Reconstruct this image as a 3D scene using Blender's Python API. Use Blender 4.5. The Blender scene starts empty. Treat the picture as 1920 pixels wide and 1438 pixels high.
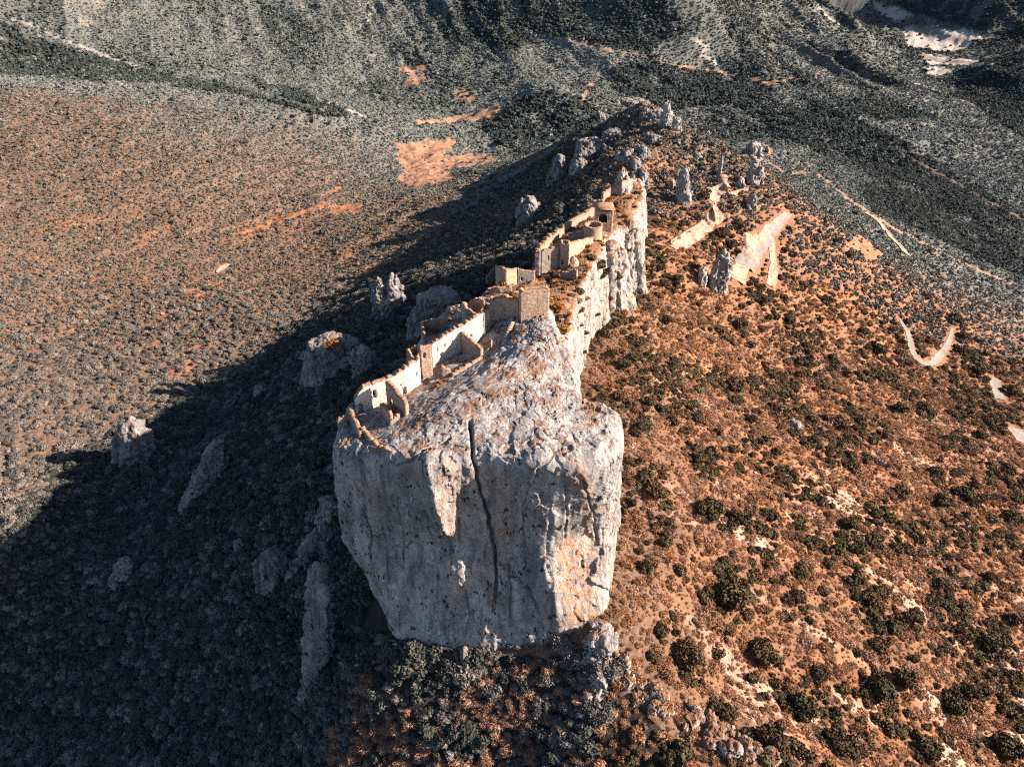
import bpy, math, random
import numpy as np
from mathutils import Vector
from mathutils.bvhtree import BVHTree

# ------------------------------------------------------------------ camera, sky, sun, exposure
SC = bpy.context.scene
COL = SC.collection
PITCH = math.radians(35.0)
FPX = 1478.0                      # focal length in photo pixels (photo 1920 x 1438)
cam_d = bpy.data.cameras.new("camera")
cam_d.sensor_width = 36.0
cam_d.lens = 36.0 * FPX / 1920.0
cam_d.clip_start = 1.0
cam_d.clip_end = 20000.0
cam = bpy.data.objects.new("camera", cam_d)
COL.objects.link(cam)
cam.rotation_euler = (math.pi / 2 - PITCH, 0, 0)
SC.camera = cam

SUN_EL = math.radians(28.2)
SUN_V = np.array([1.0, -0.05])   # horizontal direction towards the sun
SUN_V /= np.linalg.norm(SUN_V)
world = bpy.data.worlds.new("World")
SC.world = world
world.use_nodes = True
wn = world.node_tree
sky = wn.nodes.new("ShaderNodeTexSky")
sky.sky_type = 'NISHITA'
sky.sun_disc = False
sky.sun_elevation = SUN_EL
sky.sun_rotation = math.atan2(SUN_V[0], SUN_V[1])
sky.altitude = 800
wn.links.new(sky.outputs[0], wn.nodes["Background"].inputs[0])
wn.nodes["Background"].inputs[1].default_value = 0.05
sun_d = bpy.data.lights.new("sun", 'SUN')
sun_d.energy = 5.0
sun_d.angle = math.radians(0.5)
sun_d.color = (1.0, 0.79, 0.62)
sun = bpy.data.objects.new("sun", sun_d)
COL.objects.link(sun)
sdir = Vector((SUN_V[0] * math.cos(SUN_EL), SUN_V[1] * math.cos(SUN_EL), math.sin(SUN_EL)))
sun.rotation_euler = sdir.to_track_quat('Z', 'Y').to_euler()
SC.view_settings.view_transform = 'Standard'
SC.view_settings.look = 'None'
SC.view_settings.exposure = 2.05
SC.view_settings.gamma = 1.0
SC.cycles.max_bounces = 5
SC.cycles.diffuse_bounces = 1
SC.cycles.use_denoising = False
SC.cycles.filter_width = 1.15

# ------------------------------------------------------------------ small maths
cp, sp = math.cos(PITCH), math.sin(PITCH)
def rayv(px, py):
    """viewing directions, unit length along the optical axis"""
    xc = (np.asarray(px, float) - 960.0) / FPX
    yc = -(np.asarray(py, float) - 719.0) / FPX
    return np.stack([xc, cp + yc * sp, -sp + yc * cp], -1)
def W(px, py, z):
    d = rayv(px, py)
    return d * (z / d[..., 2])[..., None] if np.ndim(z) or np.ndim(px) else d * (z / d[2])
def proj(P):
    P = np.asarray(P, float)
    dep = P[..., 1] * cp - P[..., 2] * sp
    up = P[..., 1] * sp + P[..., 2] * cp
    return 960 + FPX * P[..., 0] / dep, 719 - FPX * up / dep, dep
def sstep(a, b, x):
    t = np.clip((x - a) / (b - a), 0, 1)
    return t * t * (3 - 2 * t)

def _h(ix, iy, iz, seed):
    h = (ix * 374761393 + iy * 668265263 + iz * 2147483647 + seed * 1274126177) & 0xFFFFFFFF
    h = ((h ^ (h >> 13)) * 1274126177) & 0xFFFFFFFF
    h = (h ^ (h >> 16)) & 0xFFFFFF
    return h / float(0xFFFFFF) * 2 - 1
def vnoise(p, seed=0):
    """value noise, p (..., 2 or 3), result -1..1"""
    p = np.asarray(p, float)
    f = np.floor(p)
    t = p - f
    t = t * t * t * (t * (t * 6 - 15) + 10)
    i = f.astype(np.int64)
    if p.shape[-1] == 2:
        a, b = i[..., 0], i[..., 1]
        u, v = t[..., 0], t[..., 1]
        n00 = _h(a, b, 0, seed); n10 = _h(a + 1, b, 0, seed)
        n01 = _h(a, b + 1, 0, seed); n11 = _h(a + 1, b + 1, 0, seed)
        return (n00 * (1 - u) + n10 * u) * (1 - v) + (n01 * (1 - u) + n11 * u) * v
    a, b, c = i[..., 0], i[..., 1], i[..., 2]
    u, v, w = t[..., 0], t[..., 1], t[..., 2]
    r = []
    for dz in (0, 1):
        n00 = _h(a, b, c + dz, seed); n10 = _h(a + 1, b, c + dz, seed)
        n01 = _h(a, b + 1, c + dz, seed); n11 = _h(a + 1, b + 1, c + dz, seed)
        r.append((n00 * (1 - u) + n10 * u) * (1 - v) + (n01 * (1 - u) + n11 * u) * v)
    return r[0] * (1 - w) + r[1] * w
def fbm(p, octv=4, seed=0, gain=0.5):
    p = np.asarray(p, float)
    s = 0; a = 1; n = 0
    for k in range(octv):
        s = s + a * vnoise(p * (2.03 ** k) + 17.3 * k, seed + k)
        n += a; a *= gain
    return s / n
def ridged(p, octv=4, seed=0):
    s = 0; a = 1; n = 0
    for k in range(octv):
        s = s + a * (1 - 2 * np.abs(vnoise(np.asarray(p) * (2.03 ** k) + 9.1 * k, seed + k)))
        n += a; a *= 0.5
    return s / n

def facets(p, seed=0, slope=.45):
    """fractured-rock relief: each cell is a tilted, shifted facet"""
    p = np.asarray(p, float); sh = p.shape[:-1]; p = p.reshape(-1, 3)
    i0 = np.floor(p).astype(np.int64)
    best = np.full(len(p), 1e9); out = np.zeros(len(p))
    for dx in (-1, 0, 1):
        for dy in (-1, 0, 1):
            for dz in (-1, 0, 1):
                a, b, c = i0[:, 0] + dx, i0[:, 1] + dy, i0[:, 2] + dz
                h = [_h(a, b, c, seed + k * 7) for k in range(7)]
                q = p - np.stack([a + .5 + .45 * h[0], b + .5 + .45 * h[1], c + .5 + .45 * h[2]], -1)
                d = (q * q).sum(-1); m = d < best
                v = h[3] * .5 + slope * (q[:, 0] * h[4] + q[:, 1] * h[5] + q[:, 2] * h[6]) * 2
                out[m] = v[m]; best[m] = d[m]
    return out.reshape(sh)

class TPS:
    def __init__(self, pts, vals, lam=0.0):
        self.c = np.asarray(pts, float); n = len(self.c)
        self.s = 200.0
        c = self.c / self.s
        K = self.u(((c[:, None] - c[None]) ** 2).sum(-1)) + lam * np.eye(n)
        Pm = np.c_[np.ones(n), c]
        A = np.zeros((n + 3, n + 3)); A[:n, :n] = K; A[:n, n:] = Pm; A[n:, :n] = Pm.T
        self.w = np.linalg.solve(A, np.r_[np.asarray(vals, float), 0, 0, 0])
    @staticmethod
    def u(r2):
        return 0.5 * r2 * np.log(r2 + 1e-9)
    def __call__(self, xy):
        xy = np.asarray(xy, float); sh = xy.shape[:-1]
        q = xy.reshape(-1, 2) / self.s; c = self.c / self.s; out = np.empty(len(q))
        for i in range(0, len(q), 60000):
            b = q[i:i + 60000]
            r2 = ((b[:, None, 0] - c[None, :, 0]) ** 2 + (b[:, None, 1] - c[None, :, 1]) ** 2)
            out[i:i + 60000] = self.u(r2) @ self.w[:-3] + self.w[-3] + b @ self.w[-2:]
        return out.reshape(sh)

# ------------------------------------------------------------------ terrain height
CTRL = [  # photo pixel and height (camera is at 0)
 # in front and left slope of the ridge
 (960,1438,-212),(1250,1330,-198),(1440,1438,-203),(700,1438,-223),(500,1438,-247),(250,1438,-282),(0,1438,-318),
 (0,1200,-306),(300,1200,-268),(550,1200,-230),(0,1060,-268),(0,1000,-257),(140,1000,-278),(300,900,-272),(450,950,-246),(600,900,-218),
 (420,780,-282),(600,700,-248),(720,620,-226),(500,640,-296),(800,560,-222),(700,560,-256),(640,560,-292),(880,480,-240),(790,500,-270),
 (950,440,-238),(870,400,-280),(1000,380,-242),(950,350,-290),(1050,310,-238),(1000,290,-290),(1110,240,-238),(1080,270,-236),
 # under the ridge
 (930,1190,-197),(752,1210,-199),(1130,1180,-190),(1180,1270,-194),
 # crest beyond the far castle
 (1150,300,-192),(1215,290,-188),(1250,250,-192),(1190,205,-196),(1240,215,-192),(1300,290,-198),(1350,290,-200),(1395,330,-205),(1180,250,-204),
 # right sunlit slope
 (1200,1100,-192),(1330,1280,-206),(1350,1100,-206),(1500,1100,-222),(1700,1100,-242),(1920,1100,-264),(1920,1438,-252),(1650,1438,-228),(1920,1280,-258),(1650,1250,-231),
 (1180,850,-194),(1200,700,-200),(1300,850,-210),(1350,700,-224),(1500,850,-232),(1500,700,-248),(1700,850,-258),(1700,700,-276),(1920,850,-284),(1920,700,-304),
 (1105,655,-199),(1190,565,-201),(1215,420,-203),(1300,560,-214),(1400,540,-224),(1400,450,-217),(1300,420,-206),(1330,350,-203),(1470,410,-222),
 (1550,560,-252),(1700,600,-284),(1560,470,-244),(1650,500,-268),(1800,560,-312),(1920,600,-326),(1480,345,-252),
 (1760,440,-320),(1850,480,-330),(1640,400,-305),(1920,500,-335),(1540,340,-306),(1450,300,-305),(1420,270,-300),(1700,480,-300),
 # left valley and opposite hill
 (290,765,-292),(580,565,-298),(760,470,-287),(860,405,-279),(900,360,-300),
 (100,880,-280),(0,930,-268),(0,800,-284),(150,650,-300),(300,590,-298),(400,510,-302),(470,600,-294),(600,430,-308),(700,340,-316),(640,480,-302),(800,380,-298),
 (0,500,-286),(200,450,-292),(0,300,-268),(300,320,-280),(500,330,-296),(0,152,-249),(150,162,-254),(300,178,-264),(480,195,-278),(640,215,-292),(760,240,-312),
 (850,300,-328),(760,290,-322),(900,250,-334),(820,215,-336),(980,280,-322),(900,300,-326),
 (0,100,-290),(300,140,-302),(500,150,-312),(0,0,-228),(250,0,-250),(250,70,-280),(500,0,-262),(500,80,-300),(620,165,-318),(760,130,-328),(860,200,-336),(750,60,-300),(690,0,-270),
 # small wooded knoll and far mountain
 (1030,172,-300),(960,200,-316),(1090,200,-316),(1030,220,-324),(900,205,-334),(1100,165,-320),(1130,120,-310),(950,120,-322),(880,60,-300),(860,0,-262),(1000,60,-290),(1050,0,-250),
 (1200,60,-280),(1300,0,-236),(1250,110,-308),(1350,120,-318),(1450,155,-334),(1300,190,-335),(1450,70,-316),(1560,110,-352),(1560,20,-370),(1500,0,-345),(1640,160,-362),
 (1380,230,-340),(1500,200,-332),(1600,260,-334),(1350,270,-318),(1750,230,-354),(1700,330,-336),(1920,300,-352),(1920,400,-340),(1850,220,-385),
 (1700,60,-428),(1780,80,-432),(1760,140,-432),(1660,20,-430),(1830,165,-425),(1640,0,-430),(1700,0,-436),
]
HID = [  # hidden ground, world coordinates
 (10,230,-200),(0,200,-200),(20,300,-196),(45,340,-196),(60,400,-194),(75,440,-192),(-30,200,-206),(-25,260,-208),(0,330,-208),(25,400,-206),(40,440,-206),
 (0,90,-218),(-120,90,-262),(120,80,-214),(200,90,-244),(0,20,-235),(-250,50,-330),(250,40,-265),
 (760,2300,-350),(1150,2300,-330),(1250,2700,-250),(1000,1700,-400),(1250,1500,-360),(1500,2200,-320),
 (-1500,2200,-60),(-700,2300,-60),(0,2300,-80),(500,2300,-160),(2400,3000,-150),(0,4500,100),(-2500,4500,100),(2500,4500,80),
 (-700,500,-290),(-1000,900,-220),(900,500,-330),(1100,900,-350),(700,300,-320),(500,200,-300),(450,120,-290),(-420,200,-340),(-450,350,-310),
 (130,560,-204),(150,640,-204),(110,720,-240),(170,760,-262),
]
cw = np.array([W(a, b, c) for a, b, c in CTRL])
pts = np.r_[cw, np.array(HID, float)]
hraw = TPS(pts[:, :2], pts[:, 2], 0.002)

def height(x, y):
    x = np.asarray(x, float); y = np.asarray(y, float)
    xy = np.stack([x, y], -1)
    h = hraw(xy)
    far = sstep(450, 1200, y)
    vfar = sstep(1150, 1700, y)
    h = h + fbm(xy / 38.0, 4, 3) * (1.8 + 3.5 * far) * (1 - 0.0 * vfar)
    h = h + fbm(xy / 6.0, 3, 11) * (0.7 + 0.5 * far)
    # gullies that run down the mountain sides
    g = np.stack([(x + 0.35 * y) / 95.0, (y - 0.35 * x) / 330.0], -1)
    low = sstep(-425, -385, h)
    h = h + ridged(g, 4, 21) * (18.0 * vfar * (.45 + .55 * sstep(-350, 0, x)) + 5.0 * far) * low + fbm(np.stack([(x + .5 * y) / 150.0, (y - .5 * x) / 420.0], -1), 3, 25) * 16.0 * vfar * low
    rz = sstep(425, 470, y) * sstep(745, 690, y) * sstep(-10, 40, x) * sstep(200, 150, x)
    h = h + ridged(np.stack([x / 20.0, y / 34.0], -1), 4, 27) * 4.5 * rz
    g2 = np.stack([(x - 0.6 * y) / 22.0, (y + 0.6 * x) / 110.0], -1)
    h = h + ridged(g2, 3, 31) * 1.3
    return h

def march(px, py, t0=60.0, t1=4500.0):
    """where the viewing lines through these photo pixels meet the ground (world points)"""
    px = np.atleast_1d(np.asarray(px, float)); py = np.atleast_1d(np.asarray(py, float))
    d = rayv(px, py)
    ts = t0 * (t1 / t0) ** (np.arange(260) / 259.0)
    lo = np.full(len(px), t0); hi = np.full(len(px), t1); done = np.zeros(len(px), bool)
    for a, b in zip(ts[:-1], ts[1:]):
        act = ~done
        if not act.any(): break
        P = d[act] * b
        under = P[:, 2] < height(P[:, 0], P[:, 1])
        idx = np.where(act)[0][under]
        lo[idx] = a; hi[idx] = b; done[idx] = True
    for _ in range(14):
        m = (lo + hi) / 2
        P = d * m[:, None]
        u = P[:, 2] < height(P[:, 0], P[:, 1])
        hi = np.where(u, m, hi); lo = np.where(u, lo, m)
    return d * hi[:, None]

# ------------------------------------------------------------------ object helpers
def tag(o, label=None, cat=None, group=None, kind=None):
    if label: o["label"] = label
    if cat: o["category"] = cat
    if group: o["group"] = group
    if kind: o["kind"] = kind
    return o
def mesh_np(name, V, Fq, smooth=False):
    me = bpy.data.meshes.new(name)
    V = np.asarray(V, np.float32); Fq = np.asarray(Fq, np.int32)
    k = Fq.shape[1]
    me.vertices.add(len(V)); me.vertices.foreach_set("co", V.ravel())
    me.loops.add(Fq.size); me.loops.foreach_set("vertex_index", Fq.ravel())
    me.polygons.add(len(Fq))
    me.polygons.foreach_set("loop_start", np.arange(0, Fq.size, k, dtype=np.int32))
    me.polygons.foreach_set("loop_total", np.full(len(Fq), k, np.int32))
    if smooth: me.polygons.foreach_set("use_smooth", np.ones(len(Fq), bool))
    me.update(calc_edges=True)
    return me
def link(name, me, mat=None, parent=None):
    o = bpy.data.objects.new(name, me)
    COL.objects.link(o)
    if mat is not None and not me.materials: me.materials.append(mat)
    if parent is not None: o.parent = parent
    return o
def empty(name, loc):
    o = bpy.data.objects.new(name, None); COL.objects.link(o); o.location = loc
    o.empty_display_size = 1
    return o
def gridfaces(R, C, closed=False):
    r = np.arange(R - 1)[:, None]; c = np.arange(C if closed else C - 1)[None]
    a = r * C + c; b = r * C + (c + 1) % C
    return np.stack([a, b, b + C, a + C], -1).reshape(-1, 4)

# ------------------------------------------------------------------ materials
class N:
    """tiny node writer"""
    def __init__(s, name):
        s.m = bpy.data.materials.new(name); s.m.use_nodes = True
        s.t = s.m.node_tree; s.b = s.t.nodes["Principled BSDF"]
        s.b.inputs["Roughness"].default_value = 0.9
        s.b.inputs["Specular IOR Level"].default_value = 0.15
        s.geo = s.t.nodes.new("ShaderNodeNewGeometry")
        s.pos = s.geo.outputs["Position"]
    def n(s, t, **k):
        x = s.t.nodes.new(t)
        for a, v in k.items(): setattr(x, a, v)
        return x
    def put(s, sock, v):
        if v is None: return
        if hasattr(v, "is_output") or isinstance(v, bpy.types.NodeSocket): s.t.links.new(v, sock)
        else:
            if isinstance(v, (tuple, list)) and len(v) == 3 and sock.type == 'RGBA': v = (*v, 1)
            sock.default_value = v
    def scale(s, v, sc):
        x = s.n("ShaderNodeVectorMath", operation='MULTIPLY'); s.put(x.inputs[0], v); x.inputs[1].default_value = sc
        return x.outputs[0]
    def noise(s, scale=1, detail=6, rough=.6, vec=None, aniso=None, dist=0):
        x = s.n("ShaderNodeTexNoise"); v = vec or s.pos
        if aniso: v = s.scale(v, aniso)
        s.put(x.inputs["Vector"], v); x.inputs["Scale"].default_value = scale
        x.inputs["Detail"].default_value = detail; x.inputs["Roughness"].default_value = rough
        x.inputs["Distortion"].default_value = dist
        return x.outputs["Fac"]
    def vor(s, scale=1, feature='F1', vec=None, aniso=None, out="Distance"):
        x = s.n("ShaderNodeTexVoronoi", feature=feature); v = vec or s.pos
        if aniso: v = s.scale(v, aniso)
        s.put(x.inputs["Vector"], v); x.inputs["Scale"].default_value = scale
        return x.outputs[out]
    def ramp(s, f, a, b, lo=0.0, hi=1.0):
        x = s.n("ShaderNodeMapRange", interpolation_type='SMOOTHSTEP'); s.put(x.inputs[0], f)
        x.inputs[1].default_value = a; x.inputs[2].default_value = b; x.inputs[3].default_value = lo; x.inputs[4].default_value = hi
        return x.outputs[0]
    def mix(s, f, a, b, mode='MIX'):
        x = s.n("ShaderNodeMix", data_type='RGBA', blend_type=mode)
        s.put(x.inputs[0], f); s.put(x.inputs[6], a); s.put(x.inputs[7], b)
        return x.outputs[2]
    def math(s, op, a, b=None, c=None):
        x = s.n("ShaderNodeMath", operation=op); s.put(x.inputs[0], a)
        if b is not None: s.put(x.inputs[1], b)
        if c is not None: s.put(x.inputs[2], c)
        return x.outputs[0]
    def attr(s, name):
        x = s.n("ShaderNodeAttribute", attribute_name=name)
        sep = s.n("ShaderNodeSeparateColor"); s.t.links.new(x.outputs["Color"], sep.inputs[0])
        return sep.outputs
    def upness(s):
        x = s.n("ShaderNodeSeparateXYZ"); s.t.links.new(s.geo.outputs["Normal"], x.inputs[0]); return x.outputs[2]
    def bump(s, h, dist=.3, strength=1.0, prev=None):
        x = s.n("ShaderNodeBump"); s.put(x.inputs["Height"], h); x.inputs["Distance"].default_value = dist
        x.inputs["Strength"].default_value = strength
        if prev is not None: s.t.links.new(prev, x.inputs["Normal"])
        s.t.links.new(x.outputs[0], s.b.inputs["Normal"]); return x.outputs[0]
    def col(s, c): s.put(s.b.inputs["Base Color"], c)

def rock_mat(name, lo, hi, stain, soil_amt=0.5, scl=1.0, s0=.47, up0=.62):
    q = N(name)
    streak = q.noise(.22 * scl, 8, .62, aniso=(1, 1, .28), dist=.6)
    fine = q.noise(1.5 * scl, 8, .7)
    c = q.mix(q.ramp(streak, .3, .7), lo, hi)
    c = q.mix(q.ramp(fine, .38, .6), q.mix(.5, c, (.075, .075, .08)), c)
    wat = q.noise(.5 * scl, 5, .6, aniso=(1, 1, .07))
    c = q.mix(q.ramp(wat, .52, .66, 0, .55), c, (.07, .07, .078))
    # rusty stains
    st = q.noise(.06 * scl, 6, .7, aniso=(1, 1, .4))
    st2 = q.noise(.7 * scl, 5, .7, aniso=(1, 1, .5))
    f = q.math('MULTIPLY', q.ramp(st, .5, .62), q.ramp(st2, .45, .65))
    lich = q.n('ShaderNodeAttribute', attribute_name='lichen').outputs['Fac']
    f = q.math('MAXIMUM', f, q.math('MULTIPLY', lich, q.ramp(st2, .40, .58)))
    c = q.mix(q.math('MULTIPLY', f, .7), c, stain)
    # dark pits and plant tufts in cracks
    pit = q.math('MULTIPLY', q.ramp(q.noise(.8 * scl, 5, .65, aniso=(1, 1, .5)), .58, .63), q.ramp(q.noise(.12 * scl, 3, .5), .40, .55))
    c = q.mix(pit, c, (.018, .018, .02))
    # dry grass and soil on the ledges
    up = q.upness()
    so = q.math('MULTIPLY', q.ramp(up, up0, up0 + .25), q.ramp(q.noise(.22 * scl, 7, .7), s0, s0 + .12))
    c = q.mix(q.math('MULTIPLY', so, soil_amt), c, q.mix(q.noise(.9, 3), (.13, .06, .032), (.22, .12, .07)))
    q.col(c)
    b1 = q.bump(q.math('ADD', q.noise(.55 * scl, 10, .72, aniso=(1, 1, .55), dist=.4), q.math('MULTIPLY', pit, -.3)), 1.3 / scl, .9)
    q.bump(q.vor(1.3 * scl, 'DISTANCE_TO_EDGE', aniso=(1, 1, .5)), .25 / scl, .5, b1)
    return q.m
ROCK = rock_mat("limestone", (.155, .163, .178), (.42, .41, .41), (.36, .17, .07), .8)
CRAG = rock_mat("shade_toned_limestone", (.11, .115, .123), (.29, .29, .295), (.2, .10, .05), .7, .9)  # darker copy of the limestone, shade of the crags put into its colour
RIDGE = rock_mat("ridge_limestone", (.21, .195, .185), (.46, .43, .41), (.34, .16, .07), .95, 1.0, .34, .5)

def masonry(name, c1, c2, cell=1.6):
    q = N(name)
    v = q.n("ShaderNodeTexVoronoi", feature='F1'); q.put(v.inputs["Vector"], q.scale(q.pos, (1, 1, 1.8))); v.inputs["Scale"].default_value = cell
    sep = q.n("ShaderNodeSeparateColor"); q.t.links.new(v.outputs["Color"], sep.inputs[0])
    c = q.mix(sep.outputs[0], c1, c2)
    c = q.mix(q.ramp(q.noise(.35, 7, .65), .35, .65), q.mix(.4, c, (.2, .125, .08)), c)
    e = q.vor(cell, 'DISTANCE_TO_EDGE', aniso=(1, 1, 1.8))
    c = q.mix(q.ramp(e, .0, .09, .45, 0), c, (.12, .09, .075))
    q.col(c)
    b = q.bump(q.ramp(e, 0, .15), .12, .8)
    q.bump(q.noise(3, 6, .7), .12, .6, b)
    return q.m
PLASTER = masonry("pale_masonry", (.66, .56, .49), (.80, .70, .62), 1.0)
STONE = masonry("tower_masonry", (.27, .195, .155), (.50, .385, .32), 1.9)
GREYST = masonry("grey_masonry", (.20, .195, .19), (.34, .325, .31), 1.5)
CREST = masonry("rubble_crest", (.16, .085, .05), (.40, .26, .19), 1.7)

def foliage(name, c1, c2, c3=None):
    q = N(name)
    oi = q.n("ShaderNodeObjectInfo")
    c = q.mix(oi.outputs["Random"], c1, c2)
    c = q.mix(q.ramp(q.noise(.9, 3, .6), .35, .65), q.mix(.35, c, (.02, .02, .015)), c)
    if c3: c = q.mix(q.ramp(q.noise(.35, 3, .6), .5, .65), c, c3)
    q.col(c); q.b.inputs["Roughness"].default_value = .75
    return q.m
GREEN = foliage("evergreen_leaves", (.030, .030, .016), (.095, .055, .030), (.085, .068, .03))
DRY = foliage("dry_twigs", (.26, .125, .062), (.145, .075, .042), (.31, .175, .10))
RUST = foliage("rusty_leaves", (.30, .11, .02), (.22, .085, .025), (.33, .18, .055))
GREY = foliage("shade_grey_leaves", (.060, .064, .068), (.21, .185, .165))  # grey shrubs with the left slope's blue shade mixed into their colour
TEAL = foliage("far_tint_leaves", (.10, .122, .118), (.18, .203, .195))  # blue haze of the far hills put into the leaf colour
DARKT = foliage("dark_pine_leaves", (.030, .044, .045), (.065, .082, .079))
HILLG = foliage('hill_leaves', (.062, .070, .060), (.135, .122, .097))
SHADE_GREEN = foliage('shade_green_leaves', (.030, .038, .036), (.070, .078, .068))  # shaded copy of the evergreen leaves, left slope's shade in the colour
BARE = foliage('bare_twigs', (.30, .17, .115), (.20, .12, .09), (.33, .20, .14))
HILLD = foliage('hill_twigs', (.17, .105, .074), (.13, .09, .068), (.21, .14, .098))
BARK = foliage("bark", (.12, .08, .06), (.16, .1, .08))
# ------------------------------------------------------------------ land cover, shared by the ground and the planting
def pdist(px, py, line):
    """distance in photo pixels to a polyline"""
    d = np.full(np.shape(px), 1e9)
    for (x0, y0), (x1, y1) in zip(line[:-1], line[1:]):
        L = (x1 - x0) ** 2 + (y1 - y0) ** 2 + 1e-9
        t = np.clip(((px - x0) * (x1 - x0) + (py - y0) * (y1 - y0)) / L, 0, 1)
        d = np.minimum(d, np.hypot(px - x0 - t * (x1 - x0), py - y0 - t * (y1 - y0)))
    return d
def pin(px, py, poly):
    ins = np.zeros(np.shape(px), bool)
    n = len(poly)
    for i in range(n):
        x0, y0 = poly[i]; x1, y1 = poly[(i + 1) % n]
        c = ((y0 > py) != (y1 > py)) & (px < (x1 - x0) * (py - y0) / (y1 - y0 + 1e-12) + x0)
        ins ^= c
    return ins
FIELDS = [  # dry fields and terraces (outlines of real ground plots)
 [(745,270),(800,262),(850,258),(852,275),(830,290),(905,288),(945,302),(900,312),(830,315),(860,335),(780,352),(745,340),(760,318),(745,300)],
 [(605,402),(622,388),(680,380),(668,396)],
 [(735,125),(800,122),(806,134),(770,142)],[(756,150),(800,140),(790,160),(765,168)],[(850,170),(880,166),(890,190),(860,195)],
 [(905,205),(945,200),(950,222),(790,236),(780,228),(850,222)],
 [(1580,455),(1612,440),(1660,480),(1630,490)],
]
PALE = [  # pale fields in the far valley
 [(1640,8),(1690,14),(1712,28),(1680,40),(1650,26)],[(1690,48),(1770,52),(1828,66),(1825,92),(1760,96),(1700,86)],
 [(1800,52),(1858,72),(1840,78),(1805,72)],[(1722,102),(1770,104),(1862,120),(1868,126),(1800,124),(1740,122)],[(1730,124),(1778,128),(1790,140),(1740,142)],
]
LINES = [  # bare rock ribs and dirt tracks: points, half width in pixels, kind 0 soil / 1 rock
 ([(0,72),(60,88),(130,112),(190,140),(245,165)],2.5,1),([(20,35),(70,52),(110,72),(150,88),(215,112),(260,128)],3.5,1),
 ([(450,140),(500,155),(560,175),(620,195),(655,210),(690,222)],3,1),([(665,52),(690,35),(695,14)],3,1),
 ([(1055,75),(1130,92),(1200,105),(1260,125),(1330,135),(1400,145),(1450,155)],2.5,0),([(1400,148),(1440,160),(1500,148),(1570,130)],2.5,0),
 ([(1090,190),(1110,155)],4,0),([(1650,160),(1700,178),(1750,195)],3,1),([(1720,160),(1760,172),(1840,200)],2.5,1),
 ([(1450,310),(1480,330),(1515,325),(1525,312)],2.5,0),([(1290,205),(1350,225),(1380,240),(1450,255),(1480,262)],2,0),([(1420,250),(1440,280),(1430,300)],3,0),
 ([(1690,290),(1760,325),(1840,370),(1920,412)],3.4,0),([(1540,330),(1600,380),(1680,430),(1780,480),(1920,545)],2.8,0),
 ([(620,380),(560,400),(500,420),(440,445),(420,455)],6,0),([(640,350),(600,370)],4,0),
 ([(150,660),(200,640),(260,620)],3,1),([(1620,70),(1560,40),(1530,10)],2,1),([(1300,75),(1330,90),(1320,105),(1345,120)],4,1),
 ([(940,15),(1040,40)],3,1),([(960,70),(1080,78)],2,1),
]
WOOD_AND_SHADE = [(0,1000),(100,880),(290,760),(450,700),(600,580),(760,470),(860,400),(1000,310),(1120,225),(1150,260),(1020,480),(900,600),(640,800),(640,1000),(760,1210),(1080,1240),(1200,1320),(1300,1438),(1200,1700),(-400,1700),(-400,1100)]  # dense wood outlined along the ridge shadow; shade painted into its ground
DARKP = [WOOD_AND_SHADE,  # darkened ground: left slope's shade painted in first, then woodland
 [(0,40),(120,90),(300,140),(420,160),(520,190),(680,225),(620,222),(480,185),(300,160),(150,150),(0,140)],
 [(460,145),(560,170),(690,225),(640,215),(520,180)],
 [(1480,210),(1560,200),(1700,270),(1800,330),(1920,400),(1920,470),(1800,420),(1700,370),(1560,300),(1470,260),(1420,225)],
 [(1640,400),(1700,420),(1800,470),(1920,520),(1920,470),(1800,420),(1680,360),(1600,340)],
 [(1500,185),(1650,190),(1760,220),(1700,225),(1560,215)],
 [(900,230),(960,195),(1030,170),(1090,185),(1130,215),(1080,250),(980,290),(930,270)],
 [(860,0),(1250,0),(1300,60),(1200,100),(1050,70),(900,100),(820,60)],
 [(1640,0),(1920,0),(1920,260),(1800,180),(1790,140),(1870,120),(1830,80),(1860,60),(1760,40)],
 [(1150,120),(1300,130),(1450,165),(1420,190),(1250,210),(1150,170)],
]
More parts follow.
